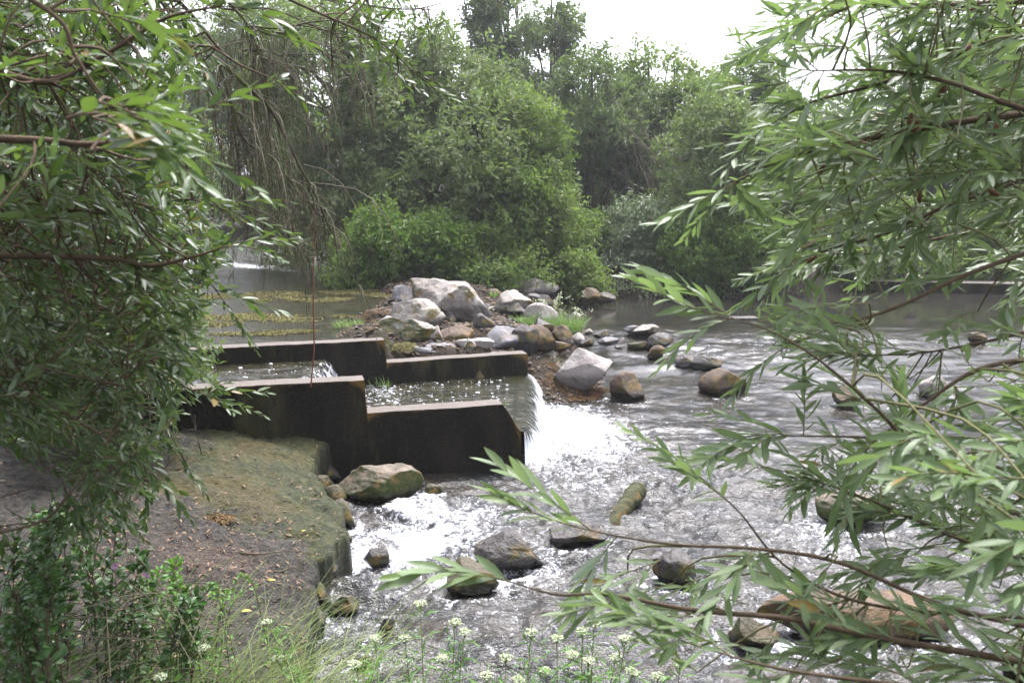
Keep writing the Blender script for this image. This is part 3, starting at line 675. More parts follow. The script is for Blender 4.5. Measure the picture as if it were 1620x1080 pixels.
a2b = b_far[:2] - bd * 1.9; STEP = [float((b_step[:2] - a2b) @ bd)]; eB = float((b_end[:2] - a2b) @ bd)
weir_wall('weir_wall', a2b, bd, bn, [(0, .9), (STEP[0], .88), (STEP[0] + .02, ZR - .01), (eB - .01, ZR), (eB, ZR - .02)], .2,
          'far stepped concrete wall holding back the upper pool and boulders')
# low sill under the lip and cross wall
def sill(name, x0, y0, x1, y1, ztop, th, label):
    d = np.array([x1 - x0, y1 - y0]); L = np.linalg.norm(d); d /= L; n = np.array([-d[1], d[0]])
    global STEP; STEP = [-9]
    return weir_wall(name, np.array([x0, y0]), d, n, [(0, ztop), (L * .5, ztop + .001), (L, ztop)], th, label)
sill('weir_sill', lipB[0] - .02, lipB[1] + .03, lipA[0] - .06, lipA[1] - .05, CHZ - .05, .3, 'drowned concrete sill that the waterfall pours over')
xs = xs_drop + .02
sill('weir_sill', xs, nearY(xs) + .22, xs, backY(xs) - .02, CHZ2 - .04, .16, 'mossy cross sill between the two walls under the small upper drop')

# far concrete ledge on the right bank
a, b_ = PZ(1385, 452, .5), PZ(1760, 460, .5)
d = (b_ - a)[:2]; L = np.linalg.norm(d); d /= L; STEP = [-9]
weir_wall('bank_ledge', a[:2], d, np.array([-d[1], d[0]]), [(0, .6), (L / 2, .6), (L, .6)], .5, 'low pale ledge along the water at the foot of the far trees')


# ------------------------------------------------------------------ background trees and shrubs
def unit(a): return a / (np.linalg.norm(a, axis=-1)[..., None] + 1e-9)
def crown_leaves(blobs, n, size, seed, clump=.12, leaves_per=9, droop=-.15, tw=.32, gap=.0, asp=.42, var_shift=0.):
    r = np.random.default_rng(seed); lv = Leaves()
    vol = np.array([b[3] * b[4] * b[5] for b in blobs]) ** .75; cnt = (vol / vol.sum() * n / leaves_per).astype(int) + 1
    for (x, y, z, rx, ry, rz), m in zip(blobs, cnt):
        mm = int(m * 1.6)
        d = unit(r.normal(size=(mm, 3))); rad = .35 + .65 * r.random(mm) ** .55
        rad *= 1 + .6 * fbm(d * 2.1 + x * 1.7, seed, 3) + .3 * fbm(d * 6 + z, seed + 3, 2)
        c = np.array([x, y, z]) + d * rad[:, None] * np.array([rx, ry, rz])
        keep = fbm(c * 1.2, seed + 9, 3) > -.08 + gap * .3
        c, d = c[keep][:m], d[keep][:m]; m2 = len(c)
        ax = unit(d * .8 + r.normal(size=(m2, 3)) * .5 + np.array([0, 0, .25 + droop])); tv = np.clip(r.normal(.42, .2, m2) + .6 * fbm(c * .9, seed + 20, 2) + var_shift, 0, .96)
        for k in range(leaves_per):
            t = (k + r.random(m2)) / leaves_per
            pos = c + ax * (t * tw)[:, None] + r.normal(size=(m2, 3)) * .03
            side = unit(np.cross(ax, r.normal(size=(m2, 3)))); dr = unit(ax * .6 + side * .9 + np.array([0, 0, droop]))
            nn_ = unit(r.normal(size=(m2, 3)) * .7 + np.array([0, 0, .9]))
            L = size * 1.22 * (.6 + .7 * r.random(m2))
            lv.add(pos, dr, nn_, L, L * asp, np.clip(tv + r.normal(0, .12, m2), 0, .96))
    return lv
def gz(x, y): return float(ground_z(np.array([x]), np.array([y]))[0])
def tree(name, label, base_px, Y, crown, mat, n, size, seed, cat='tree', group='trees on the far bank', trunk_r=.12, depth=1., gap=0., dead=0, **kw):
    bx_ = (base_px - 810) / FPX * Y; bz = gz(bx_, Y); e = empty(name, (bx_, Y, bz), label, cat, group)
    blobs = []
    for c in crown:
        px, py, rx, ry = c[:4]; dy = c[4] if len(c) > 4 else 0
        p = PY(px, py, Y + dy); blobs.append((p[0], p[1], p[2], rx / FPX * Y, max(.5, min(rx, ry) / FPX * Y * depth * 1.1), ry / FPX * Y))
    lv = crown_leaves(blobs, n, size, seed, gap=gap, **kw)
    me = rebase(lv.mesh('crown', 0, .1, .3), e.location); put('crown', me, M[mat], e)
    tb = Tubes(); r = np.random.default_rng(seed); base = np.array([bx_, Y, bz - .15])
    top = max(blobs, key=lambda b: b[2])
    ctr = np.array(top[:3]); mid = base * .5 + ctr * .5 + r.normal(size=3) * .2
    P = np.array([base, base * .75 + mid * .25 + [.05, 0, 0], mid, (mid + ctr) / 2 + r.normal(size=3) * .15, ctr + [0, 0, top[5] * .6]])
    tb.add(P, [trunk_r * 1.3, trunk_r, trunk_r * .75, trunk_r * .45, trunk_r * .12], 8)
    for b in blobs:
        c = np.array(b[:3])
        for q in range(5):
            st = base + (mid - base) * (.25 + .75 * r.random()); en = c + unit(r.normal(size=3)) * np.array(b[3:]) * .8
            m1 = (st + en) / 2 + r.normal(size=3) * .18 + [0, 0, .1]
            tb.add([st, m1, en], [trunk_r * .4, trunk_r * .25, trunk_r * .06], 5)
            for w in range(3):
                e2 = en * .7 + m1 * .3 + unit(r.normal(size=3)) * np.array(b[3:]) * .4
                tb.add([m1 * .5 + en * .5, (m1 + en + 2 * e2) / 4 + r.normal(size=3) * .05, e2], [trunk_r * .14, trunk_r * .1, trunk_r * .04], 4)
    put('trunk', rebase(tb.mesh('trunk'), e.location), M['bark'], e)
    return e
tree('broadleaf_tree', 'huge grey-green willow-like tree left of centre, its crown reaching from the pool to the top', 660, 19.2,
     [(520, 110, 110, 110), (610, 95, 95, 75, 1), (710, 150, 100, 85, 1), (560, 270, 120, 110, -.4), (700, 270, 130, 110, -.6), (810, 300, 80, 100), (620, 380, 90, 70, .6), (470, 330, 60, 90, .6)], 'bg2', 92000, .115, 1, trunk_r=.2)
tree('broadleaf_tree', 'mid-green tree just right of the huge grey-green one, dense down to the island', 800, 18.0,
     [(800, 330, 80, 75), (760, 395, 80, 45), (835, 250, 60, 70, .8), (850, 370, 45, 50), (800, 195, 60, 50, 1.5)], 'bg1', 46000, .10, 2, trunk_r=.12)
tree('poplar_tree', 'tallest bluish-green tree rising above the rest at top centre, its tip out of frame', 800, 30,
     [(785, -10, 45, 50), (800, 60, 50, 50), (815, 150, 60, 70)], 'bg3', 22000, .15, 3, trunk_r=.2, gap=.3)
tree('poplar_tree', 'slim hazy tree with loose feathery crown right of the tallest tree', 868, 28,
     [(872, 40, 38, 60), (868, 130, 50, 70), (880, 220, 60, 80)], 'bg3', 22000, .14, 4, trunk_r=.18, gap=.35, var_shift=.15)
tree('broadleaf_tree', 'dark tree in the middle gap with shaded hollow below its crown', 950, 23,
     [(935, 140, 50, 50), (940, 220, 70, 70), (985, 190, 60, 60, 1), (900, 290, 60, 60, 1), (960, 330, 80, 70, 2)], 'bg3', 34000, .12, 5, trunk_r=.16)
tree('broadleaf_tree', 'tree with twiggy pale top standing against the sky right of centre', 1030, 25,
     [(1025, 125, 60, 50), (1000, 190, 70, 60), (1080, 180, 80, 70), (1050, 260, 80, 60)], 'bg1', 36000, .125, 6, trunk_r=.16, gap=.25, var_shift=.1)
tree('broadleaf_tree', 'light green rounded tree on the skyline left of the near willow branches', 1190, 27,
     [(1175, 140, 50, 45), (1200, 200, 90, 70), (1130, 220, 60, 60)], 'bg1', 26000, .13, 7, trunk_r=.16, gap=.2, var_shift=.12)
tree('broadleaf_tree', 'leafy grey-green tree sweeping down to the still pool right of centre', 1140, 19.5,
     [(1130, 240, 70, 70), (1180, 310, 90, 80), (1090, 330, 50, 60, -.3), (1220, 240, 60, 70, .8), (1130, 400, 60, 50)], 'bg2', 46000, .10, 8, trunk_r=.12)
tree('shrub', 'bright fresh-green bush dipping into the pool behind the boulders', 640, 16.3,
     [(600, 400, 52, 58), (560, 425, 26, 30), (700, 395, 45, 50, .2), (650, 425, 60, 35), (725, 430, 40, 30, .4), (620, 445, 70, 22), (560, 440, 35, 25)], 'bg4', 26000, .085, 9, cat='bush', group='bushes along the water', trunk_r=.05, var_shift=.1)
tree('shrub', 'dense dark-green bush with glossy small leaves overhanging the water at centre right', 1120, 18.4,
     [(1120, 395, 75, 65), (1190, 400, 60, 60), (1070, 430, 40, 40), (1130, 440, 90, 34), (1210, 440, 50, 34)], 'bg4', 32000, .075, 10, cat='bush', group='bushes along the water', trunk_r=.05, var_shift=-.08)
tree('shrub', 'silvery drooping willow bush in front of the dark hollow', 1000, 19,
     [(1010, 350, 45, 35), (980, 410, 50, 45), (1040, 400, 30, 40, -.3), (940, 430, 40, 40)], 'bg5', 22000, .10, 11, cat='bush', group='bushes along the water', trunk_r=.04, droop=-.5, asp=.25)
tree('shrub', 'low olive bush behind the island beside the silvery one', 900, 18.6,
     [(890, 400, 45, 50), (930, 385, 35, 40, .6), (850, 420, 35, 30)], 'bg1', 15000, .09, 12, cat='bush', group='bushes along the water', trunk_r=.04)
tree('shrub', 'shaded bush at the water right of the glossy dark-green bush', 1290, 20.4,
     [(1270, 390, 60, 50), (1340, 370, 60, 60, .5), (1290, 300, 70, 70, 1)], 'bg3', 26000, .10, 13, cat='bush', group='bushes along the water', trunk_r=.06)
tree('broadleaf_tree', 'dark tree behind the near willow branches, over the far ledge', 1460, 24,
     [(1400, 200, 90, 90), (1500, 240, 100, 100), (1440, 330, 90, 60), (1540, 130, 80, 80)], 'bg3', 40000, .125, 14, trunk_r=.2)
tree('broadleaf_tree', 'rightmost far tree, cut by the frame above the ledge', 1630, 24,
     [(1600, 180, 80, 100), (1680, 260, 100, 120), (1620, 330, 90, 60)], 'bg1', 30000, .125, 15, trunk_r=.2)
tree('shrub', 'fresh green ferny bush on the bank above the ledge at far right', 1590, 22,
     [(1580, 370, 70, 40), (1500, 400, 50, 35, .5), (1650, 400, 60, 50)], 'bg4', 18000, .10, 16, cat='bush', group='bushes along the water', trunk_r=.04, var_shift=.05)
tree('shrub', 'low pale sprouting bush at the waterline below the silvery willow', 1010, 18.3,
     [(1010, 462, 40, 14), (960, 460, 25, 14)], 'bg5', 3500, .07, 17, cat='bush', group='bushes along the water', trunk_r=.02)
tree('broadleaf_tree', 'hazy light-green tree far up the left pool', 430, 33,
     [(420, 60, 90, 90), (350, 120, 80, 80), (430, 200, 80, 90), (370, 280, 90, 70), (330, 200, 70, 90), (460, 350, 60, 40)], 'bg1', 46000, .15, 18, trunk_r=.2, var_shift=.2)
tree('broadleaf_tree', 'pale far tree behind the left thicket', 180, 34,
     [(120, 200, 120, 120), (250, 260, 100, 100), (30, 280, 110, 110), (200, 340, 120, 50)], 'bg1', 30000, .16, 19, trunk_r=.2, var_shift=.2)
tree('shrub', 'dark bush overhanging the boulders just right of the fresh-green one', 790, 16.2, [(780, 410, 55, 42), (815, 435, 40, 26), (740, 440, 35, 24)], 'bg1', 15000, .075, 61, cat='bush', group='bushes along the water', trunk_r=.03, var_shift=-.15)
tree('shrub', 'small olive bush over the shaded rocks behind the island', 880, 17.2, [(870, 432, 40, 30), (910, 440, 40, 24), (900, 400, 30, 30)], 'bg1', 10000, .075, 62, cat='bush', group='bushes along the water', trunk_r=.03)
tree('shrub', 'low bush trailing in the still pool right of the glossy dark-green one', 1290, 19.6, [(1260, 440, 50, 26), (1330, 432, 55, 32, .4), (1390, 420, 40, 30, .8)], 'bg1', 14000, .08, 63, cat='bush', group='bushes along the water', trunk_r=.03)
tree('shrub', 'dark thicket right behind the far ledge, seen between the willow branches', 1500, 19.7, [(1450, 415, 60, 36, -.1), (1540, 412, 60, 36), (1630, 415, 65, 38), (1380, 418, 50, 36, -.3), (1500, 365, 100, 45, .5), (1620, 365, 80, 50, .5), (1320, 405, 45, 40)], 'bg1', 26000, .09, 64, cat='bush', group='bushes along the water', trunk_r=.04, var_shift=-.1)
# thicket row beyond, closing the horizon
for i, (px, Yb, lab) in enumerate([(560, 36, 'dim tree deep behind the huge grey-green tree'), (760, 37, 'dim tree deep behind the island'), (960, 36, 'dim tree deep in the central hollow'), (1150, 37, 'dim tree deep behind the silvery bush'), (1330, 36, 'dim tree deep behind the shaded bush'), (1530, 36, 'dim tree deep behind the ledge')]):
    tree('broadleaf_tree', lab, px, Yb, [(px - 50, 250, 90, 80), (px + 60, 270, 90, 80), (px, 350, 110, 50)], 'bg3', 15000, .18, 30 + i, trunk_r=.2)
# the left-bank thicket close by
tree('broadleaf_tree', 'dark leafy tree standing behind the near willow on the left bank', 40, 7.2,
     [(60, 120, 130, 130), (200, 260, 110, 130), (30, 330, 130, 130), (180, 430, 120, 100), (90, 520, 120, 90), (250, 520, 60, 80, -.6), (-120, 250, 160, 220)], 'bg3', 52000, .06, 20, group=None, trunk_r=.1, tw=.16, depth=.8, gap=.05)
tree('shrub', 'fresh green undergrowth at the left end of the front wall', 200, 6.0,
     [(210, 590, 60, 40), (250, 640, 40, 25), (120, 620, 80, 50)], 'bg4', 9000, .045, 21, cat='bush', group=None, trunk_r=.02, tw=.1)

# bare dead branches in the central hollow
e = empty('dead_tree', (PY(1050, 400, 22)[0], 22, .9), 'bare grey dead tree with fan of branches in the central hollow', 'tree')
tb = Tubes(); r = np.random.default_rng(5)
root = PY(1060, 380, 22); tb.add([np.array(e.location), root], [.09, .07], 6)
for q in range(26):
    en = PY(955 + 130 * r.random(), 165 + 110 * r.random(), 21.6 + r.random()); m1 = (root + en) / 2 + r.normal(size=3) * [.25, .2, .3]
    tb.add([root, m1, en], [.035, .022, .006], 4)
    for w in range(5):
        s_ = m1 + (en - m1) * r.random(); tb.add([s_, s_ + r.normal(size=3) * .2 + [-.1, 0, .1], s_ + r.normal(size=3) * .3 + [-.25, 0, .1]], [.012, .009, .003], 3)
put('trunk', rebase(tb.mesh('trunk'), e.location), M['twig_dry'], e)

# ------------------------------------------------------------------ near willows
def in_poly(px, py, poly): return poly_sdf(np.array([float(px)]), np.array([float(py)]), poly)[0] < 0
def smooth_line(P, n=24):
    P = np.asarray(P, float); m = len(P); t = np.linspace(0, m - 1, n); out = []
    for q in t:
        i = min(int(q), m - 2); f_ = q - i; p0 = P[max(i - 1, 0)]; p1 = P[i]; p2 = P[i + 1]; p3 = P[min(i + 2, m - 1)]
        out.append(.5 * ((2 * p1) + (-p0 + p2) * f_ + (2 * p0 - 5 * p1 + 4 * p2 - p3) * f_ ** 2 + (-p0 + 3 * p1 - 3 * p2 + p3) * f_ ** 3))
    return np.array(out)
def add_shoot(lv, tb, base, d, L, n, ll, lw, r, droop=.25, vm=.45, stem=.0016, spread=.9, updir=(0, 0, 1)):
    d = unit(np.asarray(d, float)); m = 7; P = [np.asarray(base, float)]; dd = d.copy()
    bend = r.normal(size=3) * .06
    for i in range(m - 1):
        dd = unit(dd + np.array([0, 0, -droop / m]) + bend); P.append(P[-1] + dd * L / (m - 1))
    P = np.array(P); tb.add(P, np.linspace(stem, stem * .4, m), 4)
    t = (np.arange(n) + .6) / n * .97 + .03; t = np.clip(t, 0, 1); q = t * (m - 1); i = np.minimum(q.astype(int), m - 2); f_ = (q - i)[:, None]
    pos = P[i] * (1 - f_) + P[i + 1] * f_; tan = unit(P[i + 1] - P[i])
    a = np.cross(tan, [0.01, .02, 1]); a = unit(a); b_ = np.cross(tan, a)
    ph = np.arange(n) * 2.4 + r.random() * 6; side = a * np.cos(ph)[:, None] + b_ * np.sin(ph)[:, None] * .6
    sp_ = (spread * (1 - .55 * t))[:, None]
    dr = unit(tan + side * sp_ + r.normal(size=(n, 3)) * .12 + np.array([0, 0, -.02]))
    nr = unit(np.array(updir) + side * -.3 + r.normal(size=(n, 3)) * .4)
    s_ = ll * (.75 + .5 * r.random()) * (.65 + .45 * np.sin(pi * np.clip(t * .9 + .1, 0, 1))) * (.85 + .3 * r.random(n))
    dead = r.random(n) < .008
    v = np.clip(vm + .35 * (t - .5) + r.normal(0, .16, n), 0, .95); v[dead] = 1
    lv.add(pos, dr, nr, s_, lw * s_ / ll * (.85 + .3 * r.random(n)), v)
def willow(label, base, mains, fills, lmat, seed, ll, lw, name='willow_tree', trunk_path=None, tmat='twig', gdir=(1, 0, 0), group='near willows framing the river'):
    """mains: [(polyline of (px,py,Y)), radius, shoots, vm]; fills: [(polygon, Y0, Y1, count, dir, vm, nleaf, L)]"""
    r = np.random.default_rng(seed); e = empty(name, base, label, 'tree', group)
    tb = Tubes(); tp = smooth_line(trunk_path, 14); tb.add(tp, np.linspace(.13, .05, 14), 10); put('trunk', rebase(tb.mesh('trunk'), base), M['bark'], e)
    lines = []; stores = []
    for pts, rad, ns, vm in mains:
        P = smooth_line([PY(a, b_, c) for a, b_, c in pts], 26); k = np.argmin(np.linalg.norm(tp - P[0], axis=1))
        st = np.array([tp[k], (tp[k] + P[0]) / 2 + [0, 0, .1]]); Pf = np.concatenate([st, P])
        T = Tubes(); T.add(Pf, np.linspace(rad * 1.3, rad * .25, len(Pf)), 6); lv = Leaves(); tw_ = Tubes(); tw_.add(P[-2:], 1e-4, 3)
        for q in range(int(ns * .5)):
            t = r.random() ** .8; i = min(int(t * 25), 24); bp = P[i] + (P[i + 1] - P[i]) * r.random(); tn = unit(P[i + 1] - P[i])
            d = unit(tn * 1.0 + r.normal(size=3) * .55 + [0, 0, .1])
            add_shoot(lv, tw_, bp, d, (.12 + .14 * r.random()), int(10 + 8 * r.random()), ll, lw, r, vm=vm)
        add_shoot(lv, tw_, P[-1], P[-1] - P[-3], .22, 16, ll, lw, r, vm=vm + .1)
        lines.append(P); stores.append((T, lv, tw_))
    allp = np.concatenate(lines); own = np.repeat(np.arange(len(lines)), 26)
    for poly, y0, y1, cnt, gd, vm, nl, L0 in fills:
        xs_ = [p[0] for p in poly]; ys_ = [p[1] for p in poly]; k = 0
        while k < cnt:
            px, py = r.uniform(min(xs_), max(xs_)), r.uniform(min(ys_), max(ys_))
            if not in_poly(px, py, poly): continue
            k += 1; Yq = y0 + (y1 - y0) * r.random(); p = PY(px, py, Yq); L = L0 * (.7 + .6 * r.random()) * (.6 + .4 * Yq / 2)
            d = unit(unit(np.array(gd, float)) + r.normal(size=3) * (.38 if lmat == 'leaf_r' else .62)); bp = p - d * L * .6
            dist = np.linalg.norm((allp - bp) * [1, .6, 1], axis=1) + .3 * np.maximum(0, ((allp - bp) @ d)); j = int(np.argmin(dist)); o = own[j]; T, lv, tw_ = stores[o]
            q0 = allp[j]; gap_ = np.linalg.norm(bp - q0)
            tw_.add(smooth_line([q0, (q0 + bp) / 2 + r.normal(size=3) * .08 * gap_ + [0, 0, .05 * gap_], bp], 7), np.linspace(.0032, .0018, 7), 4)
            add_shoot(lv, tw_, bp, d, L, nl, ll, lw, r, vm=vm, droop=.2)
            for w in range(2 if gap_ > .25 else 0):   # leaves along the connecting twig
                q1 = q0 + (bp - q0) * r.uniform(.3, .9); add_shoot(lv, tw_, q1, unit(d + r.normal(size=3) * .5), L * .8, max(6, nl - 4), ll, lw, r, vm=vm - .05)
    n = 0
    for T, lv, tw_ in stores:
        b_ = put('branch', rebase(T.mesh('branch'), base), M[tmat], e)
        f_ = put('foliage', rebase(lv.mesh('foliage', 1, .05, .3), base), M[lmat], b_); n += lv.count()
        tag(put('twigs', rebase(tw_.mesh('twigs'), base), M['twig_g' if lmat == 'leaf_r' else 'twig'], b_), kind='stuff')
    print(name, 'leaves', n)
    return e

right_mains = [
    ([(1700, 172, 2.3), (1540, 190, 2.2), (1400, 215, 2.15), (1280, 240, 2.1), (1215, 262, 2.1), (1160, 290, 2.1)], .009, 16, .5),
    ([(1720, -5, 2.4), (1520, 8, 2.4), (1350, 12, 2.4), (1280, 45, 2.4), (1220, 65, 2.4)], .008, 16, .45),
    ([(1700, 40, 2.2), (1520, 85, 2.2), (1400, 130, 2.2), (1290, 160, 2.2), (1230, 190, 2.2)], .007, 16, .45),
    ([(1640, 178, 2.0), (1580, 160, 2.0), (1500, 130, 2.0), (1400, 112, 2.0), (1290, 112, 2.0)], .006, 12, .55),
    ([(1720, 240, 2.6), (1600, 290, 2.6), (1500, 325, 2.5), (1400, 370, 2.5), (1310, 395, 2.5), (1260, 420, 2.5)], .008, 22, .4),
    ([(1700, 375, 2.0), (1540, 430, 2.0), (1420, 485, 2.0), (1330, 515, 2.0), (1260, 540, 2.0)], .006, 3, .5),
    ([(1700, 330, 3.0), (1520, 370, 3.0), (1380, 400, 3.0), (1290, 410, 3.0), (1250, 418, 3.0)], .008, 22, .45),
    ([(1720, 860, 1.7), (1500, 760, 1.7), (1390, 650, 1.7), (1290, 565, 1.7), (1210, 520, 1.7), (1150, 503, 1.7)], .004, 9, .6),
    ([(1720, 1010, 1.6), (1500, 960, 1.6), (1330, 890, 1.6), (1200, 868, 1.6), (1080, 862, 1.6), (990, 850, 1.6), (920, 835, 1.6)], .005, 10, .6),
    ([(1720, 1062, 1.5), (1400, 1010, 1.5), (1250, 978, 1.5), (1100, 965, 1.5), (960, 940, 1.5), (880, 940, 1.5), (810, 920, 1.5)], .006, 9, .6),
    ([(1720, 760, 1.9), (1580, 740, 1.9), (1450, 700, 1.9), (1320, 690, 1.9), (1220, 690, 1.9)], .005, 12, .55),
    ([(1720, 980, 1.75), (1400, 960, 1.75), (1250, 900, 1.75), (1170, 810, 1.75), (1115, 760, 1.75)], .004, 6, .6),
    ([(1720, 900, 2.0), (1540, 860, 2.0), (1400, 800, 2.0), (1290, 760, 2.0), (1220, 740, 2.0)], .005, 16, .5),
    ([(1720, 560, 1.8), (1560, 580, 1.8), (1460, 640, 1.8), (1380, 700, 1.8)], .006, 10, .5),
    ([(1720, 500, 2.4), (1560, 540, 2.4), (1440, 560, 2.4), (1340, 560, 2.4)], .005, 12, .55),
    ([(1720, 1110, 1.35), (1450, 1085, 1.35), (1250, 1060, 1.35), (1130, 1030, 1.35)], .005, 8, .55)]
RTOP = [(1140, 70), (1230, -30), (1660, -30), (1660, 330), (1500, 340), (1300, 330), (1110, 310), (1180, 220), (1240, 120)]
RTOP = [(a + 70 if a < 1400 else a, b) for a, b in RTOP]
RMID = [(1190, 400), (1300, 330), (1660, 330), (1660, 500), (1450, 460), (1250, 440)]
RSP = [(1150, 480), (1300, 470), (1450, 470), (1660, 500), (1660, 640), (1350, 600), (1200, 540)]
RLOW = [(1240, 690), (1350, 640), (1660, 600), (1660, 1000), (1350, 900), (1250, 800)]
RBOT = [(980, 850), (1100, 860), (1300, 880), (1660, 960), (1660, 1090), (1100, 1060), (950, 980), (840, 940)]
willow('near willow on the right whose pale feathery branches overhang the river', (3.1, 1.7, .4), right_mains, [
    (RTOP, 1.9, 2.9, 175, (-1, .05, -.12), .45, 13, .24), (RMID, 2.0, 3.2, 42, (-1, 0, -.35), .45, 12, .22), (RSP, 1.8, 2.8, 22, (-1, 0, .3), .55, 10, .18),
    (RLOW, 1.8, 2.6, 38, (-1, 0, .35), .45, 12, .22), (RBOT, 1.5, 2.1, 20, (-1, 0, .25), .55, 10, .18), ([(1400, 690), (1660, 600), (1660, 950), (1480, 860)], 1.15, 1.7, 17, (-1, 0, .2), .35, 13, .22)],
    'leaf_r', 101, .068, .0145, trunk_path=[(3.1, 1.7, .4), (3.0, 1.75, 1.2), (2.8, 1.9, 2.0), (2.6, 2.0, 2.8), (2.7, 2.2, 4.0)], tmat='twig')

left_mains = [
    ([(-120, 216, 1.5), (60, 222, 1.5), (130, 228, 1.5), (200, 222, 1.5), (260, 200, 1.5)], .007, 6, .4),
    ([(-120, 403, 2.2), (60, 405, 2.2), (180, 410, 2.2), (240, 420, 2.2), (310, 405, 2.2), (355, 390, 2.2)], .009, 16, .4),
    ([(-120, 500, 2.5), (0, 590, 2.5), (80, 640, 2.5), (180, 700, 2.5), (230, 740, 2.5)], .007, 14, .35),
    ([(-120, -90, 1.3), (80, 20, 1.3), (120, 90, 1.3), (170, 160, 1.3), (228, 195, 1.3)], .004, 4, .6),
    ([(-120, 60, 1.9), (60, 130, 1.9), (160, 90, 1.9), (260, 30, 1.9), (350, 10, 1.9)], .007, 12, .45),
    ([(-60, 330, 2.9), (100, 440, 2.9), (160, 540, 2.9), (220, 640, 2.9), (235, 760, 2.9)], .008, 22, .4),
    ([(-60, 420, 2.6), (150, 480, 2.6), (230, 560, 2.6), (290, 610, 2.6), (320, 622, 2.6)], .006, 14, .4),
    ([(-120, 280, 2.4), (100, 330, 2.4), (200, 335, 2.4), (290, 315, 2.4), (350, 330, 2.4)], .006, 14, .5),
    ([(-120, 860, 2.3), (50, 830, 2.3), (110, 780, 2.3), (170, 700, 2.3), (200, 600, 2.3)], .004, 6, .3),
    ([(-120, 130, 2.8), (60, 180, 2.8), (180, 280, 2.8), (280, 380, 2.8), (350, 470, 2.8)], .009, 20, .35),
    ([(100, -160, 2.9), (330, -60, 2.9), (480, 10, 2.9), (590, 60, 2.9), (650, 110, 2.9)], .006, 9, .35),
    ([(-60, 640, 3.3), (80, 600, 3.3), (180, 640, 3.3), (260, 700, 3.3), (280, 720, 3.3)], .006, 20, .35),
    ([(100, -200, 2.6), (220, -60, 2.6), (300, 20, 2.6), (360, 90, 2.6), (420, 120, 2.6)], .008, 6, .4)]
LA = [(-40, -40), (310, -40), (290, 100), (260, 200), (280, 330), (-40, 360)]
LB = [(-40, 330), (300, 320), (360, 350), (360, 420), (310, 470), (310, 600), (270, 650), (250, 740), (150, 720), (-40, 700)]
LC = [(60, 660), (240, 680), (230, 760), (180, 860), (120, 850), (90, 760)]
LD = [(480, -20), (720, -30), (700, 60), (690, 140), (640, 180), (600, 100), (480, 40)]
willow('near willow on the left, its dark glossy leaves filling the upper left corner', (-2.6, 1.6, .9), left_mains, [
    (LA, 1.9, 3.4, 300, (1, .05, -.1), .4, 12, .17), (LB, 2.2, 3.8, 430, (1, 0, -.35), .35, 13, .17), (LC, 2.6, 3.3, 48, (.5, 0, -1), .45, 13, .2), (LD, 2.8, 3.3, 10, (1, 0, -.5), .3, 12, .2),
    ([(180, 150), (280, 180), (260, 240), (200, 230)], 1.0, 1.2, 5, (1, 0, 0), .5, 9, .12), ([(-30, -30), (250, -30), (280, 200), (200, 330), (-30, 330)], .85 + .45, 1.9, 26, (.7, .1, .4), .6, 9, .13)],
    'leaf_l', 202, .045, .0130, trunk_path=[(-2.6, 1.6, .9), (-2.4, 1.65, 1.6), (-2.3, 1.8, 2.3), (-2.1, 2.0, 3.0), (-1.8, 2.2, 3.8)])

# brown catkins of the right willow
cat_pts = [(1440, 190, 2.1), (1450, 200, 2.1), (1345, 230, 2.1), (1300, 268, 2.1), (1575, 205, 2.1), (1572, 305, 2.1), (1455, 312, 2.3), (1532, 80, 2.1), (1490, 145, 2.1), (1285, 410, 2.4), (1545, 15, 2.2)]
# hanging spray of bare twigs
hb = PY(210, -60, 4.0); e = empty('dead_branch', hb, 'bare drooping branch with dense curtain of dry hanging twigs beside the left willow', 'branch')
r = np.random.default_rng(77); T = Tubes(); tw_ = Tubes()
BM = [[(210, -60), (270, 20), (300, 62), (345, 95), (400, 145), (430, 175), (470, 255), (500, 310), (525, 370)], [(345, 95), (365, 160), (385, 220), (430, 250), (470, 300), (510, 345)],
      [(320, -40), (385, 30), (400, 60), (415, 100), (425, 155)], [(385, 40), (440, 45), (495, 35), (560, 30)], [(365, 160), (375, 240), (385, 300), (400, 350)], [(430, 50), (470, 60), (520, 90), (560, 130)],
      [(385, 80), (420, 80), (455, 95), (480, 120)], [(400, 145), (430, 240), (450, 330), (460, 400)], [(270, 20), (330, 130), (345, 220), (370, 300)], [(300, -60), (420, -10), (520, 0), (640, 15), (700, 5)], [(250, -60), (340, 10), (430, 15), (520, 50), (600, 60)]]
for k, bm_ in enumerate(BM):
    Yk = 3.9 + .25 * ((k * 37) % 5) / 5; P = smooth_line([PY(a, b_, Yk if k in (0,) else 3.95 + .03 * k) for a, b_ in bm_], 24)
    T.add(P, np.linspace(.016 if k == 0 else .009, .003, 24) * (1 if k < 3 else .7), 6)
    for q in range([44, 40, 26, 10, 26, 14, 12, 26, 16, 7, 9][k]):
        i = int(r.random() ** .7 * 23); s0_ = P[i]; L = (.12 + .38 * r.random()) * (1 if bm_[0][1] > 30 or i > 10 else .6); side = r.normal(size=3) * [.25, .25, .05] + [.12, 0, 0]
        Q = smooth_line([s0_, s0_ + side * L + [0, 0, -.15 * L], s0_ + side * L * 1.5 + [0, 0, -.6 * L], s0_ + side * L * 1.7 + [0, 0, -1.0 * L]], 8)
        tw_.add(Q, np.linspace(.0034, .0014, 8), 3)
        for w in range(5):
            j = 1 + int(r.random() * 6); u_ = Q[j]; l2 = .04 + .12 * r.random(); sd2 = r.normal(size=3) * .45
            tw_.add([u_, u_ + sd2 * l2 * .6 + [0, 0, -.4 * l2], u_ + sd2 * l2 + [0, 0, -1.1 * l2]], [.0022, .0017, .001], 3)
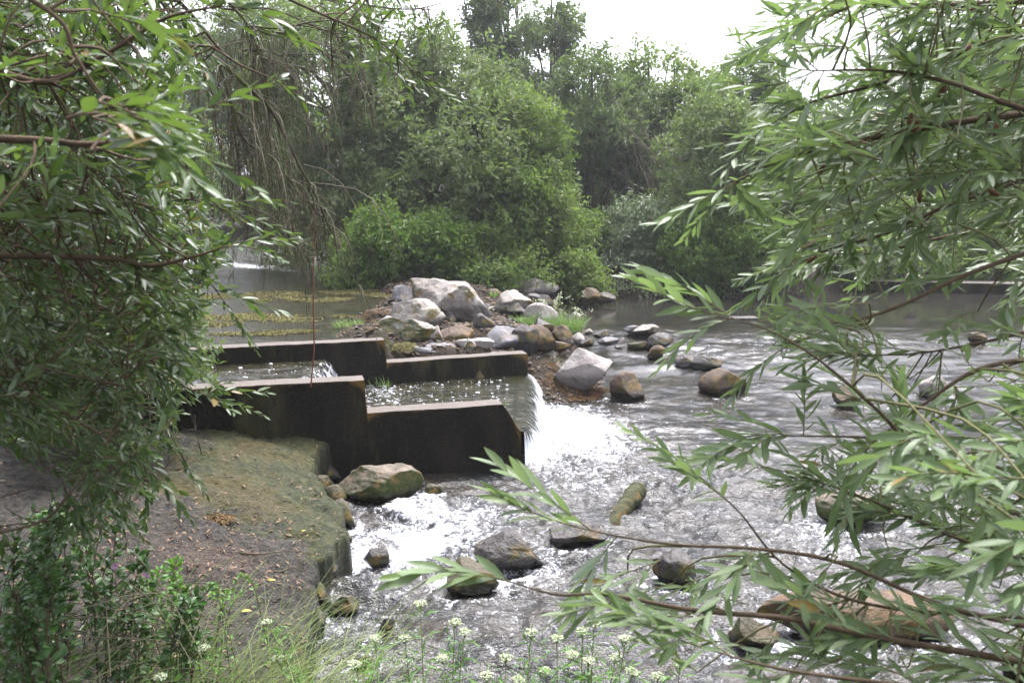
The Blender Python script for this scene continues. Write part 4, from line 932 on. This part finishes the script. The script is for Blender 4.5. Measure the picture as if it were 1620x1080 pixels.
put('limb', rebase(T.mesh('limb'), hb), M['bark'], e); tag(put('twigs', rebase(tw_.mesh('twigs'), hb), M['twig_dry'], e), kind='stuff')
t_ = Tubes(); P = [PY(a + 1.5 * sin(b_ * .05), b_, 5.6) for a, b_ in [(494, 330), (495, 380), (496, 440), (496, 500), (496, 550), (495, 590), (493, 612)]]
t_.add(smooth_line(P, 30), .0045 + .002 * RNG.random(30), 5); o = put('hanging_vine', t_.mesh('hanging_vine'), M['red']); tag(o, 'thin reddish vine hanging straight down in front of the walls', 'vine')

wt = [o for o in C.objects if o.name == 'willow_tree'][0]
import bmesh
for i, (a, b_, c) in enumerate(cat_pts):
    V, F = ICO3; V = V * np.array([.006, .006, .016]) * (1 + .35 * fbm(V * 5 + i, i, 2))[:, None]; th = r.random() * 2
    V = np.stack([V[:, 0] * cos(th) + V[:, 2] * sin(th), V[:, 1], -V[:, 0] * sin(th) + V[:, 2] * cos(th)], -1)
    p = PY(a, b_, c) - np.array(wt.location); put('catkin', mesh_np('catkin', V + p, F), M['catkin'], wt)

# ------------------------------------------------------------------ low plants
def bankz(x, y): return float(bank_z(np.array([float(x)]), np.array([float(y)]))[0][0])
def blade(lv_or_tb, base, d, L, w, r, arch=.8, seg=7):
    pass
class Blades:
    """long thin arching ribbons with a keel"""
    def __init__(s): s.V = []; s.F = []; s.v = []; s.n = 0
    def add(s, base, d, L, w, arch, v, seg=8):
        P = [np.asarray(base, float)]; dd = unit(np.asarray(d, float)); h = unit(np.array([dd[0], dd[1], 0]) + 1e-6)
        for i in range(seg):
            dd = unit(dd + (h * .5 + np.array([0, 0, -1.])) * arch / seg * (.4 + i / seg)); P.append(P[-1] + dd * L / seg)
        P = np.array(P); sd_ = unit(np.cross(P[1] - P[0] + 1e-6, [0, 0, 1])); up = np.cross(sd_, dd)
        W_ = w * np.array([.6, .9, 1, 1, .9, .75, .55, .3, .04])[:seg + 1] if seg == 8 else w * np.linspace(1, .1, seg + 1)
        V = np.stack([P - sd_ * W_[:, None] / 2, P + up * W_[:, None] * .18, P + sd_ * W_[:, None] / 2], 1).reshape(-1, 3); s.V.append(V)
        i = np.arange(seg) * 3; s.F.append(np.concatenate([np.stack([i, i + 1, i + 4, i + 3], -1), np.stack([i + 1, i + 2, i + 5, i + 4], -1)]) + s.n); s.n += len(V); s.v.append(np.full(seg * 2, v))
    def mesh(s, name): return mesh_np(name, np.concatenate(s.V), np.concatenate(s.F), fattrs={'var': np.concatenate(s.v)})
r = np.random.default_rng(909)
bl = Blades()
for q in range(900):
    px, py = r.uniform(180, 500), r.uniform(960, 1180); Yq = r.uniform(2.7, 3.9)
    x = -2.0 + 1.45 * r.random() ** .7; y = 2.55 + 1.25 * r.random() ** 1.3
    if x > -.9 and y > 3.3: continue
    if r.random() < .4 and x < -1.3: continue
    ang_ = r.normal(.35, .75); d = np.array([cos(ang_) * .55, sin(ang_) * .3 + .25, 1 + .3 * r.random()])
    bl.add((x, y, bankz(x, y) - .02), d, .25 + .6 * r.random() ** 1.3, .0026 + .0028 * r.random(), .5 + 1.2 * r.random(), np.clip(r.normal(.45, .3), 0, .95))
for q in range(500):   # short tufts along the foot of the frame
    x = r.uniform(-1.9, .9); y = r.uniform(2.1, 2.7); d = r.normal(size=3) * .35 + [.1, .1, 1]
    bl.add((x, y, bankz(x, y) - .02), d, .15 + .3 * r.random(), .004, .8 + .8 * r.random(), np.clip(r.normal(.4, .3), 0, .95))
o = put('grass', bl.mesh('grass'), M['grass']); tag(o, kind='stuff'); tag(o, 'long thin arching grass on the near bank by the water', 'grass')

def flower_plant(label, heads, base, seed, hr=.021, group='white-flowered plants on the near bank'):
    r = np.random.default_rng(seed); e = empty('flowering_plant', base, label, 'plant', group); base = np.array(base); st = Tubes(); lv = Leaves()
    for (px, py, Yh) in heads:
        hp = PY(px, py, Yh); P = smooth_line([base + r.normal(size=3) * [.02, .02, 0], base * .6 + hp * .4 + [0, 0, .06] + r.normal(size=3) * .02, hp], 12); st.add(P, np.linspace(.0028, .0014, 12), 5)
        V_, F_ = [], []; Vi, Fi = ICO1; nn0 = 0
        for j in range(80):
            d_ = unit(r.normal(size=3)); d_[2] = abs(d_[2]) * .75 - .15; c = hp + d_ * hr * (.55 + .5 * r.random()) * [1.15, 1.15, .8]; V_.append(Vi * (.0022 + .0022 * r.random()) + c); F_.append(Fi + nn0); nn0 += len(Vi)
            if j % 7 == 0: st.add([hp - [0, 0, .02], c], [.0009, .0006], 3)
        put('flower_head', mesh_np('flower_head', np.concatenate(V_) - base, np.concatenate(F_)), M['flower'], e)
        for i in range(2, 11):
            for sgn in (-1, 1, 0):
                d_ = unit(np.array([sgn * .9, r.normal() * .5, .35])); add_leaf = P[i]
                for q in range(4): 
                    dd = unit(d_ + r.normal(size=3) * .45); lv.add(add_leaf + d_ * .012 * q, dd, unit(r.normal(size=3) * .4 + [0, 0, 1]), .03 + .02 * r.random(), .005, np.clip(r.normal(.5, .2), 0, .95))
    put('stem', rebase(st.mesh('stem'), base), M['twig_g'], e); put('leaves', rebase(lv.mesh('leaves', 1), base), M['nettle'], e)
    return e
ICO1 = ico(1)
FP = [([(665, 954, 2.85), (640, 1010, 2.8)], 'plant whose single greenish-white flower head stands highest, above the near rapids'),
      ([(720, 984, 2.8), (735, 1000, 2.78), (700, 1040, 2.7)], 'plant with yellowish-white heads right of the highest flower'),
      ([(594, 1010, 2.8), (560, 1050, 2.7)], 'plant with one round white head over dark water left of the highest flower'),
      ([(422, 984, 3.2), (440, 1040, 3.1)], 'plant with ball-shaped white head among the arching grass on the bank edge'),
      ([(881, 1010, 2.6), (863, 1061, 2.6), (905, 1035, 2.6)], 'plant with three white heads below the willow tip'),
      ([(922, 998, 2.7), (940, 985, 2.7), (931, 1045, 2.6)], 'plant with bunched white heads just right of the willow tip'),
      ([(974, 1040, 2.6), (1000, 1062, 2.5), (990, 1010, 2.6)], 'plant with white heads furthest right along the bottom'),
      ([(800, 1040, 2.6), (770, 1068, 2.6)], 'plant with budding heads in the middle of the bottom edge'),
      ([(322, 1024, 3.0), (254, 1070, 2.8)], 'plant with pale head in the grass at lower left'),
      ([(1040, 1070, 2.5), (1075, 1050, 2.5)], 'plant with small white heads under the lowest willow branch'),
      ([(840, 1000, 2.7), (820, 1075, 2.6)], 'plant with one small white head between the budding one and the bunched one')]
for i, (hd, lab) in enumerate(FP):
    x = PY(hd[0][0], 1000, 2.45)[0]; y = min(2.5, hd[0][2] - .3) if x > -.5 else hd[0][2] - .25; flower_plant('white-flowered ' + lab, hd, (x * .97, y, bankz(x * .97, y) - .02), 300 + i)

def leafy_plant(name, label, base, stems, mat, seed, ll, asp, cat='plant', group=None, smat='twig_g', opp=True, step=.05):
    """stems: list of (px,py,Y) tips; ovate leaves on short stalks along each stem"""
    r = np.random.default_rng(seed); e = empty(name, base, label, cat, group); base = np.array(base, float); st = Tubes(); lv = Leaves()
    for (px, py, Yh) in stems:
        hp = PY(px, py, Yh); b0 = base + r.normal(size=3) * [.1, .08, 0]; mid = b0 * .45 + hp * .55 + [0, 0, .10 + .1 * r.random()]; P = smooth_line([b0, mid, hp], 16); st.add(P, np.linspace(.0035, .0014, 16), 5)
        Lp = np.linalg.norm(np.diff(P, axis=0), axis=1).sum(); n = int(Lp / step)
        for i in range(1, n + 1):
            t = i / n * 15; j = min(int(t), 14); c = P[j] + (P[j + 1] - P[j]) * (t - j); tn = unit(P[j + 1] - P[j]); sd_ = unit(np.cross(tn, [0, 0, 1]) + r.normal(size=3) * .35)
            for sg in (-1, 1):
                for w in (-1, 0, 1) if not opp else (0,):
                    d_ = unit(sd_ * sg + tn * (.35 + .5 * (w == 0)) + np.array([0, 0, .15]) + sd_ * w * 0 + tn * w * .6 + r.normal(size=3) * .12); pt = c + unit(sd_ * sg + [0, 0, .3]) * ll * .35
                    l_ = ll * (.7 + .5 * r.random()) * (1 - .4 * i / n); lv.add(pt, d_, unit(r.normal(size=3) * .35 + [0, -.1, 1]), l_, l_ * asp, np.clip(r.normal(.45, .22), 0, .95))
                    st.add([c, pt + d_ * .004], [.001, .0008], 3)
    put('stem', rebase(st.mesh('stem'), base), M[smat], e); put('leaves', rebase(lv.mesh('leaves', 1, .18, .3), base), M[mat], e)
    return e
def rnd_tips(x0, x1, y0, y1, Y0, Y1, n, seed):
    r = np.random.default_rng(seed); return [(r.uniform(x0, x1), r.uniform(y0, y1), r.uniform(Y0, Y1)) for _ in range(n)]
BR = [('dark-leaved bramble in the bottom left corner', 60, 2.7, (-20, 120, 900, 1060, 2.5, 3.0, 12)), ('bramble with arching stems climbing the left edge', 20, 3.2, (-20, 110, 800, 920, 2.9, 3.4, 12)),
      ('bramble with glossy three-part leaves beside the pink blossoms', 190, 3.2, (120, 260, 860, 1000, 3.0, 3.5, 12)), ('low bramble spreading over the litter towards the grass', 260, 3.0, (200, 330, 930, 1060, 2.9, 3.3, 10)),
      ('bramble filling the shade under the hanging willow spray', 120, 3.7, (30, 200, 790, 880, 3.6, 4.0, 12))]
for i, (lab, px, Yq, a) in enumerate(BR):
    x = PY(px, 1000, Yq)[0]; leafy_plant('bramble', lab, (x, Yq, bankz(x, Yq) - .02), rnd_tips(*a, 40 + i), 'bramble', 60 + i, .052, .62, 'bramble', 'brambles at the lower left', 'twig', False, .06)
x = PY(258, 960, 3.55)[0]; leafy_plant('nettle', 'bright green leafy plant glowing among the brambles', (x, 3.55, bankz(x, 3.55) - .02), rnd_tips(238, 285, 868, 935, 3.45, 3.7, 9, 9), 'nettle', 71, .045, .6, 'plant', None, 'twig_g', True, .03)
x = PY(345, 930, 3.6)[0]; leafy_plant('nettle', 'small pale seedling plant on the litter right of the bright green one', (x, 3.6, bankz(x, 3.6) - .02), rnd_tips(325, 385, 905, 945, 3.5, 3.8, 7, 10), 'nettle', 72, .03, .5, 'plant', None, 'twig_g', True, .03)
for i, (a, b_, lab) in enumerate([(182, 895, 'pink blossom on a bramble stem, the left of the pair'), (232, 908, 'pink blossom on a bramble stem, beside the bright green plant')]):
    p = PY(a, b_, 3.3); x, y = p[0] - .02, 3.25; e = empty('pink_flower', (x, y, bankz(x, y)), lab, 'flower', 'pair of pink blossoms'); bp = np.array(e.location); st = Tubes(); st.add(smooth_line([bp, (bp + p) / 2 + [.01, 0, .02], p], 8), .0015, 4); put('stem', rebase(st.mesh('stem'), bp), M['twig_g'], e)
    lv = Leaves(); rr = np.random.default_rng(i)
    for q in range(11):
        th = q * 2 * pi / 11 * 2.1; d_ = np.array([cos(th), -.3 + .3 * rr.random(), sin(th)]); lv.add(p, d_, (0, -1, .3), .017, .014, .5)
    put('petals', rebase(lv.mesh('petals', 1, -.1, .3), bp), M['pinkfl'], e)

# dry bramble canes at lower left (brown undergrowth)
t_ = Tubes(); r = np.random.default_rng(31)
for q in range(110):
    a = PY(r.uniform(-20, 330), r.uniform(940, 1090), r.uniform(2.8, 3.3)); a[2] = max(a[2], bankz(a[0], a[1]) + .01); d_ = r.normal(size=3) * [.16, .1, .06]; t_.add(smooth_line([a - d_, a + [0, 0, .03 + .03 * r.random()], a + d_], 6), .0012 + .0012 * r.random(), 4)
o = put('dry_stalks', t_.mesh('dry_stalks'), M['twig_dry']); tag(o, kind='stuff'); tag(o, 'tangle of dry brown stalks under the brambles', 'dry stalks')

# litter on the bank
lv = Leaves(); r = np.random.default_rng(55); n = 16000
x = -5.2 + 4.3 * r.random(n) ** .8; y = 3.0 + 4.4 * r.random(n); z, d = bank_z(x, y)
w = (d > .04) & (y < nearY(x) - .05) & (r.random(n) < np.clip(.25 + .7 * np.exp(-(((x + 2.1) / .9) ** 2 + ((y - 4.6) / 1.1) ** 2)), 0, 1)); x, y, z = x[w], y[w], z[w]; m = len(x)
th = r.random(m) * 6.3; L = .015 + .03 * r.random(m) ** 2
lv.add(np.stack([x, y, z + .004], -1), np.stack([np.cos(th), np.sin(th), r.normal(0, .15, m)], -1), unit(r.normal(size=(m, 3)) * .3 + [0, 0, 1]), L, L * .3, np.clip(r.random(m) * .95, 0, .95))
o = put('fallen_leaves', lv.mesh('fallen_leaves', 1, .2, .4), M['dead']); tag(o, kind='stuff'); tag(o, 'brown willow leaves littering the flat bank', 'fallen leaves')
for i, (a, b_, L, lab) in enumerate([(428, 921, .05, 'yellow fallen leaf near the bank edge above the grass'), (388, 970, .055, 'pale yellow fallen leaf among the grass stems'), (482, 842, .03, 'orange fallen leaf near the notch in the bank edge')]):
    p = PZ(a, b_, .5); p = np.array([p[0], p[1], 0]); 
    for _ in range(6):
        zz = bankz(p[0], p[1]); q_ = PZ(a, b_, zz); p = q_
    lv = Leaves(); lv.add(p + [-.02, 0, .012], (1, .2, .1), (0, -.2, 1), L, L * .5, .5); tag(put('yellow_leaf', lv.mesh('yellow_leaf', 1, .2, .4), M['yellowleaf']), lab, 'leaf')
for i, (a, b_, c, d, lab) in enumerate([(378, 873, 495, 875, 'long thin dark twig lying across the bank towards the river'), (430, 902, 478, 900, 'short dark stick near the bank edge'), (450, 846, 510, 845, 'brown twig by the orange leaf'), (270, 742, 330, 722, 'thin twig on the mossy part of the bank')]):
    P = []
    for t in np.linspace(0, 1, 9):
        px, py = a + (c - a) * t, b_ + (d - b_) * t + 3 * sin(t * 7); p = PZ(px, py, .5)
        for _ in range(4): p = PZ(px, py, bankz(p[0], p[1]) + .012)
        P.append(p)
    t_ = Tubes(); t_.add(P, np.linspace(.006, .002, 9), 5); tag(put('fallen_twig', t_.mesh('fallen_twig'), M['twig']), lab, 'twig', 'twigs lying on the bank')

def heap(name, label, px, py, z, rx, ry, h, mat, seed, cat, group=None, kind=None, n=None, ln=.05, lw=.006, drape=False):
    """a ragged patch of tangled strands"""
    c = PZ(px, py, z); r = np.random.default_rng(seed); n = n or int(5200 * rx * ry + 900); th = r.random(n * 2) * 2 * pi; R_ = r.random(n * 2) ** .5 * 1.15
    x = R_ * np.cos(th) * rx; y = R_ * np.sin(th) * ry
    k_ = (fbm(np.stack([x * 3.0, y * 4.5, x * 0 + seed], -1), seed, 4) * .9 + .42 - R_ ** 2 * .75) > 0; x, y, R_ = x[k_][:n], y[k_][:n], R_[k_][:n]; m = len(x)
    zz = h * (1 - (R_ / 1.15) ** 2) * (.4 + .9 * r.random(m)); zz = zz + (np.maximum(ground_z(x + c[0], y + c[1]), .02) - z if drape else 0); lv = Leaves(); a = r.random(m) * 6.3
    lv.add(np.stack([x, y, zz], -1), np.stack([np.cos(a), np.sin(a), r.normal(0, .12, m)], -1), unit(r.normal(size=(m, 3)) * .3 + [0, 0, 1]), ln * (.5 + r.random(m)), lw * (.6 + r.random(m)), r.random(m))
    o = put(name, lv.mesh(name, 0, .25, .3), M[mat]); o.location = (c[0], c[1], z); tag(o, label, cat, group, kind); return o
MATS = [(385, 502, 1.0, .42, 'wide yellow-green algae mat in the middle of the upper pool'), (470, 524, .4, .14, 'algae scrap close to the rear wall top'), (395, 528, .55, .14, 'narrow algae strip floating against the rear wall'), (400, 468, 1.1, .7, 'largest algae mat, left of the vine, further up the pool'),
        (560, 461, .8, .45, 'thin algae strip reaching the fresh-green bush'), (620, 466, .6, .4, 'algae patch in front of the fresh-green bush'), (350, 512, .5, .25, 'algae patch nearest the willow leaves'), (455, 505, .6, .28, 'oval algae mat right of the vine'), (500, 474, .7, .35, 'faint algae patch near the far shore of the pool'), (540, 500, .35, .2, 'small algae patch touching the pebble beach')]
for i, (a, b_, rx, ry, lab) in enumerate(MATS): heap('algae_mat', lab, a, b_, POOLZ + .006, rx, ry, .012, 'algae', 400 + i, 'algae', 'algae mats floating on the upper pool', lw=.012)
heap('algae_bed', 'yellow-brown algae bank at the foot of the big white boulder', 910, 608, .11, .55, .42, .03, 'algae2', 420, 'algae', n=5200, drape=True)
heap('algae_bed', 'dark red-brown algae between the big white boulder and the cone-shaped rock', 945, 618, .06, .2, .16, .06, 'red', 421, 'algae', drape=True)
heap('gravel_beach', 'small reddish pebble beach left of the boulders', 580, 508, .8, .4, .42, .03, 'algae2', 422, 'beach', n=2500, drape=True)
heap('dry_weed_heap', 'heap of dry yellow weed in the corner of the rear wall', 640, 556, .62, .22, .16, .1, 'algae', 423, 'weed heap')
heap('leaf_heap', 'small brown heap of rotting leaves on the bank', 330, 822, .40, .2, .1, .03, 'algae2', 424, 'leaf heap', n=500, ln=.035, lw=.01)

def tuft(label, px, py, z, n, L, w, rad, seed, mat='grass2', name='grass_tuft', group='grass tufts on the island'):
    c = PZ(px, py, z); r = np.random.default_rng(seed); b_ = Blades()
    for q in range(n):
        a = r.random() * 6.3; rr = rad * r.random() ** .5; p = c + [cos(a) * rr, sin(a) * rr * .7, -.03]; d_ = r.normal(size=3) * .35 + [0, 0, 1]; b_.add(p, d_, L * (.5 + .6 * r.random()), w, .5 + r.random(), np.clip(r.normal(.5, .25), 0, .95))
    o = put(name, b_.mesh(name), M[mat]); tag(o, label, 'grass', group); return o
tuft('bright green grass tuft at the left front of the island', 552, 515, .82, 160, .16, .008, .2, 1)
tuft('lush grass tuft spilling between the pale boulders and the still pool', 880, 520, .55, 700, .34, .007, .4, 2)
tuft('grass tuft left of the lush one, in front of the pinkish pale boulder', 825, 514, .6, 260, .24, .007, .18, 3)
tuft('little yellow-green tuft sprouting beside the largest boulder\'s tail', 780, 470, .74, 60, .22, .008, .07, 4)
tuft('tiny tuft growing between the dark rocks of the island', 737, 512, .68, 40, .12, .006, .05, 5)
tuft('sparse green weed standing in the foam between the two walls', 600, 612, CHZ, 26, .2, .007, .12, 6)
tuft('small green sprig growing on the lip above the waterfall', 800, 640, CHZ, 14, .07, .007, .02, 7)
r = np.random.default_rng(8)
for i, (a, b_, lab) in enumerate([(890, 462, 'tall weed with tiny white flowers rising highest on the island'), (860, 468, 'weed with white flowers left of the tallest one on the island'), (915, 488, 'weed with white flowers leaning over the still pool')]):
    c = PZ(a, 515, .55); e = empty('flowering_weed', c, lab, 'plant', 'white-flowered weeds on the island'); st = Tubes(); V_, F_ = [], []; n0 = 0; lv = Leaves()
    for q in range(9):
        tip = PY(a + r.normal() * 16, b_ + abs(r.normal()) * 14, c[1] + r.normal() * .15); P = smooth_line([c, (c + tip) / 2 + r.normal(size=3) * .04, tip], 8); st.add(P, np.linspace(.006, .003, 8), 4)
        for j in range(7): V_.append(ICO1[0] * .011 + tip + r.normal(size=3) * .022); F_.append(ICO1[1] + n0); n0 += len(ICO1[0])
        for j in range(10): lv.add(P[1 + j % 6] + r.normal(size=3) * .02, r.normal(size=3) + [0, 0, .4], (0, 0, 1), .07, .012, r.random() * .9)
    put('stem', rebase(st.mesh('stem'), c), M['twig_g'], e); tag(put('blossom', rebase(mesh_np('blossom', np.concatenate(V_), np.concatenate(F_)), c), M['flower'], e), kind='stuff'); put('leaves', rebase(lv.mesh('leaves', 0), c), M['grass2'], e)

# mossy log stub leaning out of the river
A, B = PZ(960, 850, -.08), PY(1010, 771, 6.85)
t = np.linspace(0, 1, 30); P = A + (B - A) * t[:, None] + np.stack([0 * t, 0 * t, .02 * np.sin(t * 4)], -1); t_ = Tubes()
t_.add(np.concatenate([P, [P[-1] + (B - A) * .004]]), np.concatenate([.06 + .02 * t + .004 * np.sin(t * 60), [.001]]), 22); me = t_.mesh('mossy_log')
V = np.concatenate(t_.V); V = V + (fbm(V * 22, 91, 4) * .018)[:, None] * unit(r.normal(size=3)) + fbm(V * 9, 92, 3)[:, None] * .012
me.vertices.foreach_set('co', V.astype(np.float32).ravel()); at = me.attributes.new('wet', 'FLOAT', 'POINT'); at.data.foreach_set('value', np.full(len(V), 1.5, np.float32)); me.update()
tag(put('mossy_log', me, M['r_log']), 'short moss-covered log slanting out of the rapids', 'log')

# flecks of foam drifting on the channel
V_, F_ = [], []; n0 = 0; r = np.random.default_rng(12)
for q in range(230):
    x = -1.5 + 1.45 * r.random() ** 1.2 if q < 170 else r.uniform(-3.6, -2.3); y = nearY(x) + .25 + (backY(x) - nearY(x) - .35) * r.random(); s_ = .004 + .012 * r.random() ** 3
    V_.append(ICO1[0] * [s_ * 1.6, s_ * 1.3, s_ * .6] + [x, y, (CHZ if x > xs_drop + .3 else CHZ2) + .006]); F_.append(ICO1[1] + n0); n0 += len(ICO1[0])
o = put('foam_flecks', mesh_np('foam_flecks', np.concatenate(V_), np.concatenate(F_)), M['foamdrop']); tag(o, kind='stuff'); tag(o, 'white foam flecks drifting between the walls', 'foam')
# spray at the foot of the fall
V_, F_ = [], []; n0 = 0
for q in range(500):
    c = np.array([.35 + abs(r.normal()) * .16, r.uniform(8.2, 10.1), abs(r.normal()) * .07]); s_ = .002 + .005 * r.random() ** 2; V_.append(ICO1[0] * s_ + c); F_.append(ICO1[1] + n0); n0 += len(ICO1[0])
for (a, b_) in [(838, 715), (560, 880), (600, 850), (645, 885)]:
    for q in range(70):
        c = PZ(a, b_, .02) + r.normal(size=3) * [.09, .09, .03] + [0, 0, .03]; s_ = .002 + .004 * r.random() ** 2; V_.append(ICO1[0] * s_ + c); F_.append(ICO1[1] + n0); n0 += len(ICO1[0])
o = put('spray', mesh_np('spray', np.concatenate(V_), np.concatenate(F_)), M['foamdrop']); tag(o, kind='stuff'); tag(o, 'drops of spray flying from the white water', 'spray')

# ------------------------------------------------------------------ the moist air over the river
import bmesh
bm = bmesh.new(); bmesh.ops.create_cube(bm, size=1); me = bpy.data.meshes.new('haze'); bm.to_mesh(me); bm.free()
hz = put('haze', me); hz.location = (0, 400, 9); hz.scale = (1900, 1900, 24); tag(hz, kind='stuff')
b = bpy.data.materials.new('haze'); b.use_nodes = True; nt = b.node_tree; nt.nodes.clear(); o_ = nt.nodes.new('ShaderNodeOutputMaterial'); v_ = nt.nodes.new('ShaderNodeVolumePrincipled')
v_.inputs['Color'].default_value = (.93, .95, 1, 1); v_.inputs['Density'].default_value = .001; v_.inputs['Anisotropy'].default_value = .3; nt.links.new(v_.outputs[0], o_.inputs['Volume']); me.materials.append(b)
